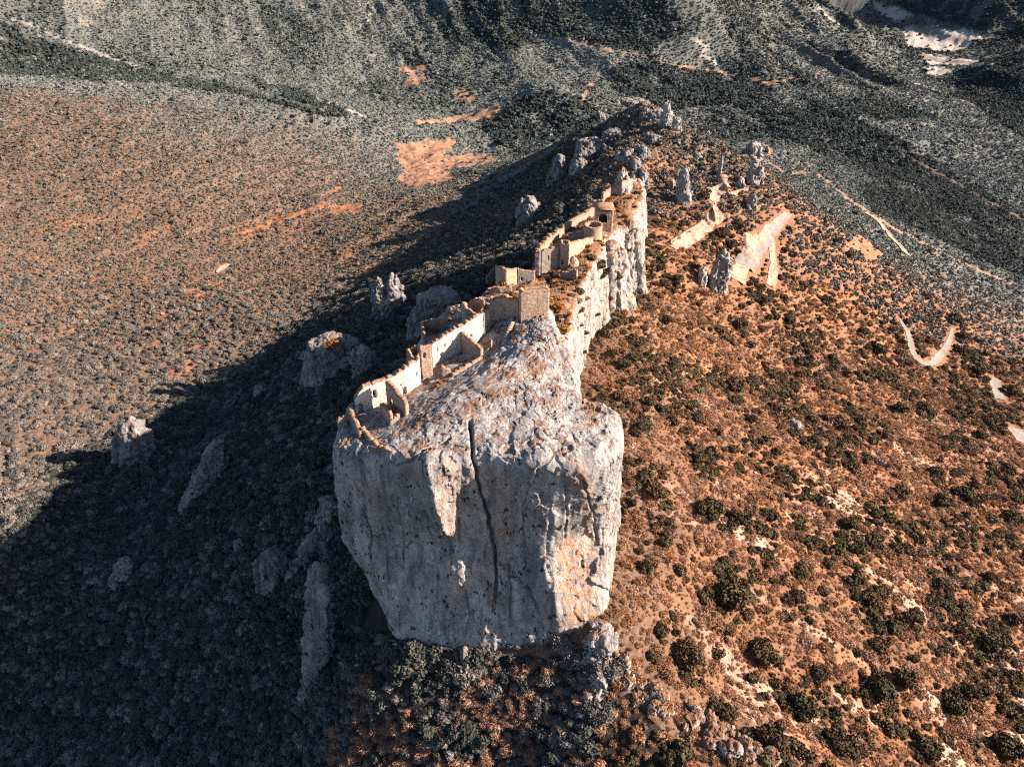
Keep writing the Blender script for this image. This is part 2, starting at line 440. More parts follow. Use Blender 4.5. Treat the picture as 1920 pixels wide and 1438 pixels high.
def cover(x, y, z, fine=True):
    """soil, rock, dark wood with painted shade, coolness: 0..1 each"""
    xy = np.stack([x, y], -1)
    px, py, dep = proj(np.stack([x, y, z], -1))
    w = 4.0 * vnoise(xy / 9.0, 77) + 9.0 * fbm(xy / 70.0, 3, 78) * sstep(500, 900, y)
    px = px + w; py = py + w * .6
    soil = np.zeros(x.shape); rock = np.zeros(x.shape); dark = np.zeros(x.shape)
    for p in FIELDS: soil = np.maximum(soil, pin(px, py, p) * 1.0)
    for p in PALE: rock = np.maximum(rock, pin(px, py, p) * 1.0)
    for l, hw, k in LINES:
        d = pdist(px, py, l)
        brk = sstep(-.65, -.2, fbm(xy / 22.0, 3, 91))
        v = sstep(hw * 1.3, hw * .6, d) * brk
        if k: rock = np.maximum(rock, .62 * v)
        else: soil = np.maximum(soil, v)
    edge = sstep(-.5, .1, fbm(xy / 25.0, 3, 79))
    for p in DARKP: dark = np.maximum(dark, pin(px, py, p) * (1.0 if p is WOOD_AND_SHADE else .95 * (.35 + .65 * edge)))
    patch = fbm(np.stack([(x + .5 * y) / 70.0, (y - .5 * x) / 190.0], -1), 4, 83)
    dark = np.maximum(dark, .35 * sstep(.0, .25, patch) * sstep(1000, 1250, y)); dark = np.maximum(dark, .6 * sstep(.12, .3, patch) * sstep(760, 900, y) * sstep(80, 220, x))
    big = fbm(xy / 55.0, 4, 41); mid = fbm(xy / 14.0, 4, 42)
    right = sstep(20, 90, x - .02 * y) * (y < 620)
    left = (1 - right)
    # orange clearings of the opposite hill: lower left
    lowleft = sstep(900, 480, y) * left
    soil = np.maximum(soil, sstep(.12, .42, big * .6 + mid * .55) * lowleft * .9)
    soil = np.maximum(soil, sstep(.22, .5, big * .5 + mid * .5) * left * .45)
    # the sunlit slope: dry grass everywhere, scree in streaks down the slope
    st = fbm(np.stack([(x * .35 - y * .2) / 9.0 * .5, (y + x * .5) / 4.0 * .6], -1), 4, 51)
    near = right * sstep(60, 140, y)
    scr = sstep(.22, .46, st * .7 + fbm(xy / 30., 3, 52) * .55) * near * sstep(420, 250, y)
    rock = np.maximum(rock, scr)
    soil = np.maximum(soil, near * sstep(620, 500, y) * (.5 + .38 * sstep(-.3, .3, mid)))
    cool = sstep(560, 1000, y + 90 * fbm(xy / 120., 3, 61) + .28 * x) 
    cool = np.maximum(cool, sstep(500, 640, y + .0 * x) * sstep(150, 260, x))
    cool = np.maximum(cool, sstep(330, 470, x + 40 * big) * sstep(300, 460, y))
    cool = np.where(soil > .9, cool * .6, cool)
    return soil, rock, dark, cool, near

# ------------------------------------------------------------------ the ground sheet
NC, NR = 1250, 1350
yy = 18 * (4600 / 18.0) ** (np.linspace(0, 1, NR))
yy = np.where(yy < 80, yy, yy)
yy = np.concatenate([np.linspace(10, 88, 60), 90 * (4600 / 90.0) ** (np.linspace(0, 1, NR - 60))])
ss = np.linspace(-1, 1, NC)
X = ss[None] * (130 + .80 * yy[:, None]) + .03 * yy[:, None]
Y = np.repeat(yy[:, None], NC, 1)
Z = height(X, Y)
g_me = mesh_np("ground", np.stack([X, Y, Z], -1).reshape(-1, 3), gridfaces(NR, NC), True)
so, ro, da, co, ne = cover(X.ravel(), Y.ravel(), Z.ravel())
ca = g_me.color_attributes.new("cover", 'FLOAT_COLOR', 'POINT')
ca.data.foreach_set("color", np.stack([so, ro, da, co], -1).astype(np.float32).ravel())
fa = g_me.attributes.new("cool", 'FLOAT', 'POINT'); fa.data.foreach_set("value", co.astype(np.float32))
del so, ro, da, co, ne
q = N("ground")
c = q.attr("cover")
coolf = q.n("ShaderNodeAttribute", attribute_name="cool").outputs["Fac"]
n1 = q.noise(.12, 8, .65); n2 = q.noise(.8, 8, .7)
scrub_w = q.mix(q.ramp(n2, .3, .7), (.078, .054, .040), (.19, .126, .088))
scrub_c = q.mix(q.ramp(n2, .3, .7), (.068, .079, .078), (.132, .14, .136))  # far ground, same haze tint put into its colour
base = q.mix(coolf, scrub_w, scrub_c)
soilw = q.mix(q.ramp(n1, .35, .65), (.16, .066, .031), (.33, .153, .078))
soilw = q.mix(q.ramp(n2, .5, .62), soilw, (.085, .042, .026))
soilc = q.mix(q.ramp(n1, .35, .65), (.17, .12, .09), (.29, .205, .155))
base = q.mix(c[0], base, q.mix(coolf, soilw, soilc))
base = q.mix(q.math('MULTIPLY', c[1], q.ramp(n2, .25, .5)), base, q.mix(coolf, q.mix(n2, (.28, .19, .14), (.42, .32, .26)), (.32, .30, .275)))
base = q.mix(q.math('MULTIPLY', c[2], .88), base, (.013, .016, .017))  # woodland floor, including the shade painted over the left slope
q.col(base)
b = q.bump(q.noise(.5, 8, .7), 1.2, .8)
q.bump(q.noise(2.6, 6, .7), .3, .8, b)
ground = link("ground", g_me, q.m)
tag(ground, kind='structure')

# ------------------------------------------------------------------ lofted rock
def catmull(P, n):
    """closed curve through control rows P (K,3), n samples per control"""
    K = len(P); t = np.linspace(0, 1, n, endpoint=False)[:, None]
    out = []
    for i in range(K):
        a, b, c_, d = P[(i - 1) % K], P[i], P[(i + 1) % K], P[(i + 2) % K]
        cr = .5 * (2 * b + (c_ - a) * t + (2 * a - 5 * b + 4 * c_ - d) * t * t + (3 * b - a - 3 * c_ + d) * t ** 3)
        li = b + (c_ - b) * t
        out.append(.55 * cr + .45 * li)
    return np.concatenate(out)
def loft(levels, nN, nM, spine, nC, capz, amp, seed=0, round_=.0, groove=None, crag=1.0, fz=.35, topamp=None, ns=1.0, rough_top=0.0, rough_mask=None, facet=1.0, fzs=1.0, fillet=0.0):
    dens = [catmull(np.asarray(l, float), 60) for l in levels]
    L = np.r_[0, np.cumsum(np.linalg.norm(np.diff(np.r_[dens[0], dens[0][:1]], axis=0), axis=1))]
    idx = np.interp(np.linspace(0, L[-1], nN, endpoint=False), L, np.arange(len(L)))
    rs = [np.stack([np.interp(idx, np.arange(len(L)), np.r_[d[:, k], d[:1, k]]) for k in range(3)], 1) for d in dens]
    # walls
    T = np.linspace(0, 1, nM)
    pos = np.linspace(0, 1, len(rs))
    wall = np.empty((nM, nN, 3))
    for k in range(nM):
        j = min(int(T[k] * (len(rs) - 1)), len(rs) - 2); f = T[k] * (len(rs) - 1) - j
        wall[k] = rs[j] * (1 - f) + rs[j + 1] * f
    spine = np.asarray(spine, float)
    rim = rs[0]
    fineS = np.concatenate([spine[k] + (spine[k + 1] - spine[k]) * np.linspace(0, 1, 60, endpoint=False)[:, None] for k in range(len(spine) - 1)] + [spine[-1:]])[:, :2]
    sl = np.argmin(((rim[:, None, :2] - fineS[None]) ** 2).sum(-1), 1).astype(float)
    kw = max(3, nN // 10); ker = np.hanning(2 * kw + 1); ker /= ker.sum()
    sl = np.convolve(np.r_[sl[-kw:], sl, sl[:kw]], ker, 'valid')
    sp_ = np.stack([np.interp(sl, np.arange(len(fineS)), fineS[:, c2]) for c2 in (0, 1)], 1)
    cap = np.empty((nC, nN, 3))
    for k in range(nC):
        r = (k / nC) ** .9
        xy = sp_ + (rim[:, :2] - sp_) * r
        cap[k, :, :2] = xy
    cap[:, :, 2] = capz(cap[:, :, :2])
    edge = capz(rim[:, :2]); w = (np.arange(nC) / nC)[:, None] ** 6
    cap[:, :, 2] += w * (rim[:, 2] - edge)[None]
    G = np.concatenate([cap, wall])
    if fillet:
        tg_ = np.roll(rim[:, :2], -3, 0) - np.roll(rim[:, :2], 3, 0); tg_ /= np.linalg.norm(tg_, axis=1, keepdims=True) + 1e-9
        hn = np.stack([tg_[:, 1], -tg_[:, 0]], 1)
        if ((rim[:, :2] - sp_) * hn).sum() < 0: hn = -hn
        Rf = fillet * (1 + .75 * fbm(np.stack([rim[:, 0] / 14, rim[:, 1] / 14], -1), 3, seed + 3) * 1.6).clip(.25, 2.2)
        dz = rim[None, :, 2] - G[nC:, :, 2]
        tt_ = (1 - dz / Rf[None]).clip(0, 1)
        off = Rf[None] * (1 - np.sqrt(1 - tt_ ** 2 * .97))
        G[nC:, :, :2] -= hn[None] * off[..., None]
        ce = off[0][None] * ((np.arange(nC) / nC)[:, None]) ** 1.2
        G[:nC, :, :2] -= hn[None] * ce[..., None]
    # rounding of the rim
    if round_:
        k = 9
        P = G.copy()
        for it in range(int(round_)):
            P[nC - k:nC + k] = .5 * P[nC - k:nC + k] + .25 * (P[nC - k - 1:nC + k - 1] + P[nC - k + 1:nC + k + 1])
        G = P
    def normals(G):
        du = np.roll(G, -1, 1) - np.roll(G, 1, 1)
        dv = np.empty_like(G); dv[1:-1] = G[2:] - G[:-2]; dv[0] = G[1] - G[0]; dv[-1] = G[-1] - G[-2]
        n = np.cross(dv, du); n /= np.linalg.norm(n, axis=-1, keepdims=True) + 1e-9
        return n
    n = normals(G)
    cen = G[nC:].mean((0, 1))
    if ((G[nC + nM // 2] - cen) * n[nC + nM // 2])[:, :2].sum() < 0: n = -n; flip = True
    else: flip = False
    upw = sstep(14, 2, np.arange(len(G)))[:, None, None]
    n = n * (1 - upw) + np.array([0, 0, 1.0]) * upw
    n[:nC] = np.where(n[:nC, :, 2:3] < 0, -n[:nC], n[:nC])
    wv = (.75 * sstep(1.0, .8, np.arange(nC) / nC))[:, None, None]; n[:nC] = n[:nC] * (1 - wv) + np.array([0, 0, 1.0]) * wv
    S = np.array([1, 1, fz])
    Gs = G / ns
    d = ridged(Gs * S / 16.0, 3, seed) * 1.6 + fbm(Gs * S / 6.0, 4, seed + 7) * 1.1 + ridged(Gs * S / 3.2, 3, seed + 13) * .45
    bl = fbm(Gs * np.array([1, 1, .7]) / 1.9, 3, seed + 21) * .35
    wp = G + 1.2 * np.stack([vnoise(G / 2.3, seed + 40), vnoise(G / 2.3, seed + 41), vnoise(G / 2.3, seed + 42)], -1)
    fc = facets(wp / ns / np.array([7.5, 7.5, 12.0 * fzs]), seed + 50) * 1.5 + facets(wp / ns / np.array([2.6, 2.6, 3.6 * fzs]), seed + 60) * .55
    d = d + fc * facet
    if rough_top:
        rt = (ridged(G / 11.0, 3, seed + 31) * 1.2 + facets(wp / np.array([5.5, 5.5, 5.5]), seed + 70) * .9 + facets(wp / 1.9, seed + 80) * .8 + facets(G / .85, seed + 90) * .3) * (.35 + .65 * sstep(-.25, .3, fbm(G / 9.0, 3, seed + 95))) * rough_top
        rt[nC:] *= sstep(18, 0, np.arange(len(G) - nC))[:, None]; rt = rt * (rough_mask(G) if rough_mask is not None else 1)
        bl = bl + rt / max(crag, .01)
    a = np.ones(G.shape[:2]); a[:nC] = (topamp if topamp is not None else .6)
    h = d * a * amp + bl * crag
    if groove is not None: h = h + groove(G, nC)
    G = G + n * h[..., None]
    Fc = gridfaces(len(G), nN, True)
    if flip: Fc = Fc[:, ::-1]
    return G, Fc
# ------------------------------------------------------------------ the castle rock (front) and the ridge behind it
def Wl(lst): return np.array([W(*t) for t in lst])
top1 = Wl([(616,836,-131),(690,852,-129),(780,858,-127),(845,862,-126.5),(874,860,-126.3),(905,852,-126),(960,856,-126),(1020,860,-126),(1085,862,-126),
           (1135,850,-127),(1166,812,-128),(1160,775,-127),(1125,752,-127),(1094,738,-127),(1086,690,-123),(1064,640,-120),(1044,602,-118),
           (1035,572,-118),(975,560,-120),(905,556,-124),(835,580,-129),(797,605,-130),(786,650,-129),(768,700,-129),(712,728,-130),(655,758,-131.5),(630,798,-132)])
mid1 = Wl([(644,998,-165),(715,1010,-164),(795,1020,-163),(852,1026,-162),(868,1028,-163),(925,1024,-162),(960,1026,-162),(1030,1030,-162),(1095,1005,-161),
           (1142,985,-160),(1161,955,-160)])
bot1 = Wl([(752,1205,-200),(800,1216,-200),(850,1222,-200),(885,1226,-200),(900,1228,-200),(930,1230,-200),(975,1234,-200),(1020,1242,-201),(1075,1232,-200),
           (1118,1190,-195),(1140,1150,-192)])
# levels are filled in for the sides and the back, which drop almost straight down
def complete(top, part, frac, zz, outv):
    out = []
    for i, t in enumerate(top):
        if i < len(part): out.append(part[i])
        else: out.append([t[0] + outv[i][0] * frac, t[1] + outv[i][1] * frac, t[2] + (zz - t[2]) * frac])
    return np.array(out)
ov = [(0, 0)] * 11 + [(3, 4), (3, 2), (4, 0), (5, -1), (5, 0), (5, 2), (3, 4), (0, 5), (-3, 5), (-5, 3), (-6, 2), (-6, 1), (-5, 0), (-3, 2), (2, 2), (8, 0)]
mid1 = complete(top1, mid1, .5, -212, ov)
bot1 = complete(top1, bot1, 1.0, -212, ov)
q1 = top1 * .75 + mid1 * .25; q1[:, :2] += (top1 - mid1)[:, :2] * .12      # slightly bulging upper half
q3 = mid1 * .5 + bot1 * .5
CAP1 = Wl([(960,700,-120.5),(1000,650,-118),(1003,612,-117),(1030,640,-117.5),(945,640,-122),(930,655,-123),(860,700,-125),(850,760,-122),(900,760,-120),(1040,740,-122),(1000,800,-124),
           (880,812,-125),(1130,795,-127),(720,790,-130),(700,780,-130.5),(740,755,-129),(760,815,-127),(680,820,-130.5),(820,740,-123.5),(790,722,-128.5),(905,650,-124.5),(808,688,-127.5),
           (880,670,-126),(830,760,-122.5),(940,590,-122),(985,590,-118),(672,780,-130.5),(960,760,-121),(920,800,-124.2),(1060,790,-123.5),(800,770,-124),(640,800,-131.5)])
cc = np.r_[top1, CAP1]
cap1 = TPS(cc[:, :2], cc[:, 2], .003)
CRACK = [(882,792),(884,822),(890,870),(898,920),(914,970),(927,1030),(931,1090),(926,1140)]
CRACK2 = [(926,1050),(960,1075),(990,1110),(1010,1150)]
CRACK3 = [(1093,900),(1110,960),(1118,1010)]
_r = random.Random(5)
FISS = [([(745,872),(772,862),(800,846),(828,834),(850,818),(880,802)], .9, 1.5), ([(900,790),(960,770),(1040,772)], .8, 2.0)]
for _k in range(26):
    _x = _r.uniform(640, 1140); _y = _r.uniform(880, 1120); _l = _r.uniform(25, 120); _s = (960 - _x) / 2000 * _l
    FISS.append(([(_x, _y), (_x + _s * .5 + _r.uniform(-7, 7), _y + _l * .5), (_x + _s + _r.uniform(-7, 7), _y + _l)], _r.uniform(.25, .8), _r.uniform(1.3, 2.6)))
def groove1(G, nC):
    px, py, dep = proj(G)
    front = np.zeros(G.shape[:2]); front[int(nC * .3):] = 1
    front *= (G[..., 1] < 172)
    wob = 2.2 * vnoise(G / 3.0, 5)
    d = pdist(px + wob, py, CRACK)
    fadeb = sstep(1180, 1100, py)
    h = -3.6 * np.exp(-(d / 3.0) ** 2) * fadeb
    side = np.interp(py, [c_[1] for c_ in CRACK], [c_[0] for c_ in CRACK])
    # the right-hand leaf of the face stands a little behind the left one
    h += -.9 * sstep(0, 8, px - side) * sstep(140, 40, px - side) * sstep(790, 830, py)
    h += -1.0 * np.exp(-(pdist(px + wob, py, CRACK2) / 2.5) ** 2)
    h += -.7 * np.exp(-(pdist(px + wob * 1.2, py, CRACK3) / 1.6) ** 2)
    for ln, dp_, wd in FISS: h += -dp_ * np.exp(-(pdist(px + wob * .8, py + wob * .4, ln) / wd) ** 2)
    # blunt rib with a facet turned to the right, left of the crack
    rib = np.interp(py, [850, 900, 960, 1010], [812, 822, 840, 856])
    edge = np.interp(py, [850, 900, 960, 1010], [868, 864, 860, 858])
    inside = sstep(-45, 0, px - rib) * np.clip(1 - (px - rib) / np.maximum(edge - rib, 4), 0, 1)
    h += 5.2 * inside * sstep(840, 868, py) * sstep(1020, 960, py)
    # a second facet low on the right-hand corner
    rib2 = np.interp(py, [960, 1180], [1000, 1050]); e2 = np.interp(py, [960, 1180], [1100, 1100])
    ins2 = sstep(-30, 0, px - rib2) * np.clip(1 - (px - rib2) / np.maximum(e2 - rib2, 4), 0, 1)
    h += 3.4 * ins2 * sstep(985, 1045, py) * sstep(1200, 1120, py)
    return h * front
def rmask(G):
    px, py, dep = proj(G)
    court = np.minimum(pdist(px, py, [(690,775),(740,752),(800,715),(830,692),(895,655)]), pdist(px, py, [(700,800),(740,790)]))
    return .12 + .88 * sstep(14, 45, court)
G1, F1 = loft([top1, q1, mid1, q3, bot1], 1000, 300, Wl([(760,790,-127),(850,760,-123),(960,730,-121),(1000,650,-118),(985,600,-118)]), 170, cap1, .42, seed=101, round_=8, groove=groove1, crag=.55, topamp=.55, rough_top=.6, fillet=4.2, rough_mask=rmask)
me = mesh_np("castle_rock", G1.reshape(-1, 3), F1, False)
_px, _py, _ = proj(G1.reshape(-1, 3))
_l = np.maximum.reduce([sstep(55, 15, pdist(_px, _py, [(1075,1040),(1095,1180)])), sstep(9, 3, pdist(_px, _py, [(1098,945),(1104,1020)])), .5 * sstep(35, 10, pdist(_px, _py, [(835,880),(850,980)])), .6 * sstep(30, 8, pdist(_px, _py, [(1085,880),(1105,960)]))])
me.attributes.new("lichen", 'FLOAT', 'POINT').data.foreach_set("value", _l.astype(np.float32))
castle_rock = link("cliff", me, ROCK); tag(castle_rock, kind='structure')

top2 = Wl([(820,668,-150),(880,600,-151),(912,550,-153),(958,528,-158),(1000,524,-163),(1012,478,-166),(1062,430,-168),(1108,390,-169),(1138,352,-166),(1172,330,-160),
           (1200,334,-160),(1205,362,-164),(1180,415,-166),(1150,435,-165),(1128,465,-163),(1108,500,-158),(1090,540,-154),(1074,580,-149),(1060,640,-146),(1010,668,-145),(930,690,-147)])
bot2 = top2.copy(); bot2[:, 2] = -226
bot2[:10, 0] -= 7; bot2[:10, 1] += 3; bot2[-2:, 1] -= 0
foot = {10: (1210,410,-206), 11: (1208,480,-206), 12: (1198,545,-206), 13: (1176,582,-206), 14: (1150,612,-206), 15: (1120,645,-206), 16: (1106,655,-206), 17: (1098,668,-206), 18: (1090,700,-206)}
for k, v in foot.items():
    p_ = W(*v); bot2[k] = p_ + (p_ - W(v[0], v[1], v[2] - 0)) ; bot2[k][2] = -212
m2 = top2 * .55 + bot2 * .45
CAP2 = Wl([(1000,560,-150),(960,560,-151),(1040,560,-148),(930,545,-153),(1060,480,-160),(1030,500,-163),(1080,440,-164),(1120,430,-163),(1060,520,-158),(1140,400,-165),(1165,370,-163),(1100,415,-167),(1150,440,-164)])
cc = np.r_[top2, CAP2]
cap2 = TPS(cc[:, :2], cc[:, 2], .003)
G2, F2 = loft([top2, m2, bot2], 1000, 160, Wl([(960,575,-150),(1030,540,-152),(1070,480,-161),(1120,420,-165),(1170,355,-163)]), 90, cap2, 1.05, seed=202, round_=5, crag=.45, fz=.10, topamp=.5, facet=.8, fzs=3.0, fillet=1.8)
me = mesh_np("ridge_rock", G2.reshape(-1, 3), F2, False)
ridge_rock = link("ridge", me, RIDGE); tag(ridge_rock, kind='structure')

ROCKS_BVH = []
def add_bvh(G, F_):
    ROCKS_BVH.append(BVHTree.FromPolygons([tuple(v) for v in G.reshape(-1, 3)], [tuple(int(i) for i in f) for f in F_]))
add_bvh(G1, F1); add_bvh(G2, F2)

def crag_mesh(base, w, dp, h, lean=(0, 0), seed=0, nN=110, nM=60, amp=.5, top=.45, rot=0, crag=.4, sink=4, fzs=1.0):
    """one limestone crag: base centre, half width (x), half depth (y), height, leaning top"""
    rnd = random.Random(seed)
    K = 9; base = np.array(base, float)
    lv = []
    irr0 = [1 + rnd.uniform(-.2, .2) for _ in range(K)]
    for f, sc in ((1, top), (.82, .5 + .5 * top + .02), (.45, .95), (0, 1.08), (-.2, 1.15)):
        ring = []; irr = [a_ * (1 + rnd.uniform(-.14, .14)) for a_ in irr0]
        for k in range(K):
            a = -2 * math.pi * k / K
            x_ = w * math.cos(a) * sc * irr[k]; y_ = dp * math.sin(a) * sc * irr[k]
            xr = x_ * math.cos(rot) - y_ * math.sin(rot); yr = x_ * math.sin(rot) + y_ * math.cos(rot)
            ring.append([base[0] + xr + lean[0] * f, base[1] + yr + lean[1] * f, base[2] + (h * f if f >= 0 else -sink) + (rnd.uniform(-.1, .06) * h if f == 1 else 0)])
        lv.append(np.array(ring))
    c_ = lv[0].mean(0)
    rr = w * top
    def cz(xy): return lv[0][:, 2].mean() + .12 * h * np.clip(1 - ((xy - c_[:2]) ** 2).sum(-1) / (rr * rr + 1e-6), 0, 1)
    return loft(lv, nN, nM, [c_, c_ + np.array([w * top * .2, 0, 0])], 24, cz, amp, seed=seed, round_=4, crag=crag, topamp=.7, ns=max(.25, min(1, w / 7)), facet=1.5, fzs=fzs)

# rock slabs of the ridge's sunlit side (all one body of rock with the ridge)
def join_np(parts):
    V = []; Fs = []; o = 0
    for G, F_ in parts:
        v = G.reshape(-1, 3); V.append(v); Fs.append(F_ + o); o += len(v)
    return np.concatenate(V), np.concatenate(Fs)
def up_h(px, py, ptop, z):
    """height of something whose foot is at px,py (height z) and whose top is seen at row ptop"""
    P = W(px, py, z); d = rayv(px, ptop); return d[2] / d[1] * P[1] - z
slabs = []
for i, (px, pyb, pyt, z, w, dp, top, rot) in enumerate([
        (1176,470,332,-196,6,7,.55,.2),(1196,470,345,-200,5,7,.5,.1),(1190,560,430,-206,7,9,.6,.15),(1158,600,470,-206,8,8,.6,.3),(1128,625,505,-204,7,8,.6,.3),
        (1092,600,500,-184,4.5,6,.6,.2),(1108,640,560,-204,6,7,.5,.2),(1150,500,430,-190,6,6,.7,.2)]):
    b0 = W(px, pyb, z); h = up_h(px, pyb, pyt, z) * .93
    slabs.append(crag_mesh(b0 + np.array([-2, 3, 0]), w, dp, h, lean=(-3.0, 5.0), seed=300 + i, amp=.8, top=top, rot=rot, nM=90, crag=.4, fzs=3.0))
V, Fq = join_np(slabs)
o = link("ridge_slabs", mesh_np("ridge_slabs", V, Fq), RIDGE); o.name = "ridge"; tag(o, kind='structure')
for g in slabs: add_bvh(*g)

def rays(px, py, terrain=True):
    """first surface met by the viewing line through a photo pixel"""
    d = rayv(px, py); d = d / np.linalg.norm(d)
    best = None
    for t in ROCKS_BVH:
        r = t.ray_cast(Vector((0, 0, 0)), Vector(d))
        if r[0] is not None and (best is None or r[3] < best[1]): best = (np.array(r[0]), r[3])
    if terrain:
        g = march(px, py)[0]; dg = np.linalg.norm(g)
        if best is None or dg < best[1]: best = (g, dg)
    return best[0] if best else None

# ------------------------------------------------------------------ separate crags standing out of the slopes
CRAGS = [ # px, foot row, top row, half width px, depth ratio, lean, top ratio, rot, label
 (246,878,800,27,.8,(4,3),.75,.5,"sunlit pale crag standing alone at the edge of the ridge shadow on the lower left"),
 (372,935,862,34,.35,(9,12),.5,.9,"long leaning grey slab in deep shade on the left slope, right of the sunlit crag"),
 (512,1110,1052,28,.8,(0,0),.8,.2,"broken grey crag in shade left of the big cliff face"),
 (570,1075,1025,34,.4,(6,8),.6,.6,"low shaded rock rib just left of the big cliff face"),
 (618,1000,955,22,.8,(0,3),.7,.1,"small shaded boulder touching the left edge of the big cliff"),
 (590,1290,1130,24,.5,(3,14),.6,.3,"tall narrow shaded rock rib below the left corner of the big cliff"),
 (225,1105,1065,20,.5,(2,3),.6,.7,"small shaded rock step low on the dark left slope"),
 (450,1040,1018,10,.7,(0,0),.6,.7,"little grey rock in the dark scrub above the broken crag"),
 (622,715,645,46,.6,(0,3),.85,.15,"big blocky crag in shade with a sunlit shrub on its top, left of the castle"),
 (684,705,655,18,.8,(0,1),.8,.15,"narrow shaded crag beside the big blocky one left of the castle"),
 (486,748,728,11,.8,(0,0),.7,.15,"small round pale boulder in the shaded slope left of the blocky crag"),
 (712,588,524,11,.7,(0,2),.5,.1,"thin pointed shaded crag, left one of a pair above the castle turrets"),
 (738,590,520,16,.7,(0,2),.5,.1,"rounded shaded crag, right one of a pair above the castle turrets"),
 (826,610,556,44,.6,(0,2),.85,.2,"broad shaded crag directly behind the round bastion"),
 (783,640,580,14,.8,(0,2),.6,.2,"shaded rock pillar left of the broad crag behind the bastion"),
 (990,418,374,19,.6,(0,2),.8,.2,"shaded blocky crag on the dark slope left of the far castle"),
 (1045,345,292,14,.7,(1,3),.6,.2,"tall crag with a lit top rising from the shadow left of the ridge"),
 (1102,305,268,30,.5,(3,6),.8,.4,"wide pale-topped cliff on the shaded side of the far ridge"),
 (1085,330,300,13,.7,(1,3),.7,.2,"small shaded crag in front of the wide pale-topped cliff"),
 (1283,382,314,13,.6,(-1,3),.4,.1,"pointed white crag in the scrub right of the far castle"),
 (1259,358,338,6,.8,(0,0),.6,.1,"small grey rock beside the pointed white crag"),
 (1308,300,288,6,.8,(0,0),.5,.1,"tiny pale rock tip in the scrub above the pointed white crag"),
 (1349,330,291,4,.8,(0,0),.4,.1,"thin white rock needle near the end of the ridge"),
 (1347,546,470,14,.6,(1,3),.35,.1,"tall white crag among the trees left of the parking place"),
 (1316,536,503,8,.8,(0,0),.7,.1,"dark rounded rock beside the tall white crag below the terrace"),
 (1414,346,304,11,.7,(-1,2),.5,.1,"white rock tower on the right edge of the ridge, lower one of two"),
 (1410,302,268,15,.7,(0,1),.75,.1,"overhanging rock tower on the right edge of the ridge, upper one of two"),
 (1388,358,334,8,.8,(0,0),.7,.1,"pale boulder beside the small hut at the end of the terrace path"),
 (1410,392,368,9,.7,(0,0),.7,.1,"rounded white boulder between the terrace and the road bend"),
 (1249,240,190,8,1.2,(0,4),.55,.1,"sharp sunlit fin of rock on the farthest summit of the ridge"),
 (1236,226,200,20,.6,(2,2),.5,.3,"dark shaded crag behind the sharp fin on the farthest summit"),
 (1268,243,222,8,.8,(0,0),.5,.1,"small lit rock at the right foot of the farthest summit fin"),
 (1327,258,246,4,.8,(0,0),.5,.1,"tiny pale rock on the skyline of the ridge right of the far fin"),
 (1125,225,210,8,.8,(0,0),.6,.1,"small pale rock on the left flank of the farthest summit"),
 (1185,200,182,22,.8,(0,0),.6,.1,"rounded pale rocky knob left of the farthest summit fin"),
 (1118,1320,1270,16,.9,(1,4),.6,.5,"boulder in the scrub just left of the rocky spur"),
 (1492,806,797,12,.9,(0,1),.7,.4,"flat white boulder alone on the sunlit slope right of the cliff"),
 (1204,345,300,9,1.2,(0,4),.6,.3,"rough low crest rock just beyond the far castle's summit"),
 (1192,322,282,8,1.2,(0,4),.5,.2,"jagged shaded crest rock on the ridge line behind the far castle"),
 (1206,298,262,9,1.3,(0,5),.6,.3,"dark broken crest rock halfway along the far ridge line"),
 (1224,272,240,9,1.2,(0,4),.55,.2,"pale crest rock below the farthest summit fin"),
 (1172,300,270,12,.8,(2,3),.7,.4,"shaded ledge on the left flank of the far ridge line"),
 (1150,262,236,14,.8,(2,3),.7,.4,"shaded cliff step left of the farthest summit"),
 (1215,225,196,10,1.0,(1,3),.5,.3,"dark tooth of rock between the summit knob and the fin"),
 (870,1250,1225,10,.9,(0,1),.7,.4,"small grey stone in the dark scrub at the foot of the cliff"),
 (1128,1240,1180,22,.8,(0,3),.7,.4,"rough orange-stained rock at the lower right corner of the cliff"),
]
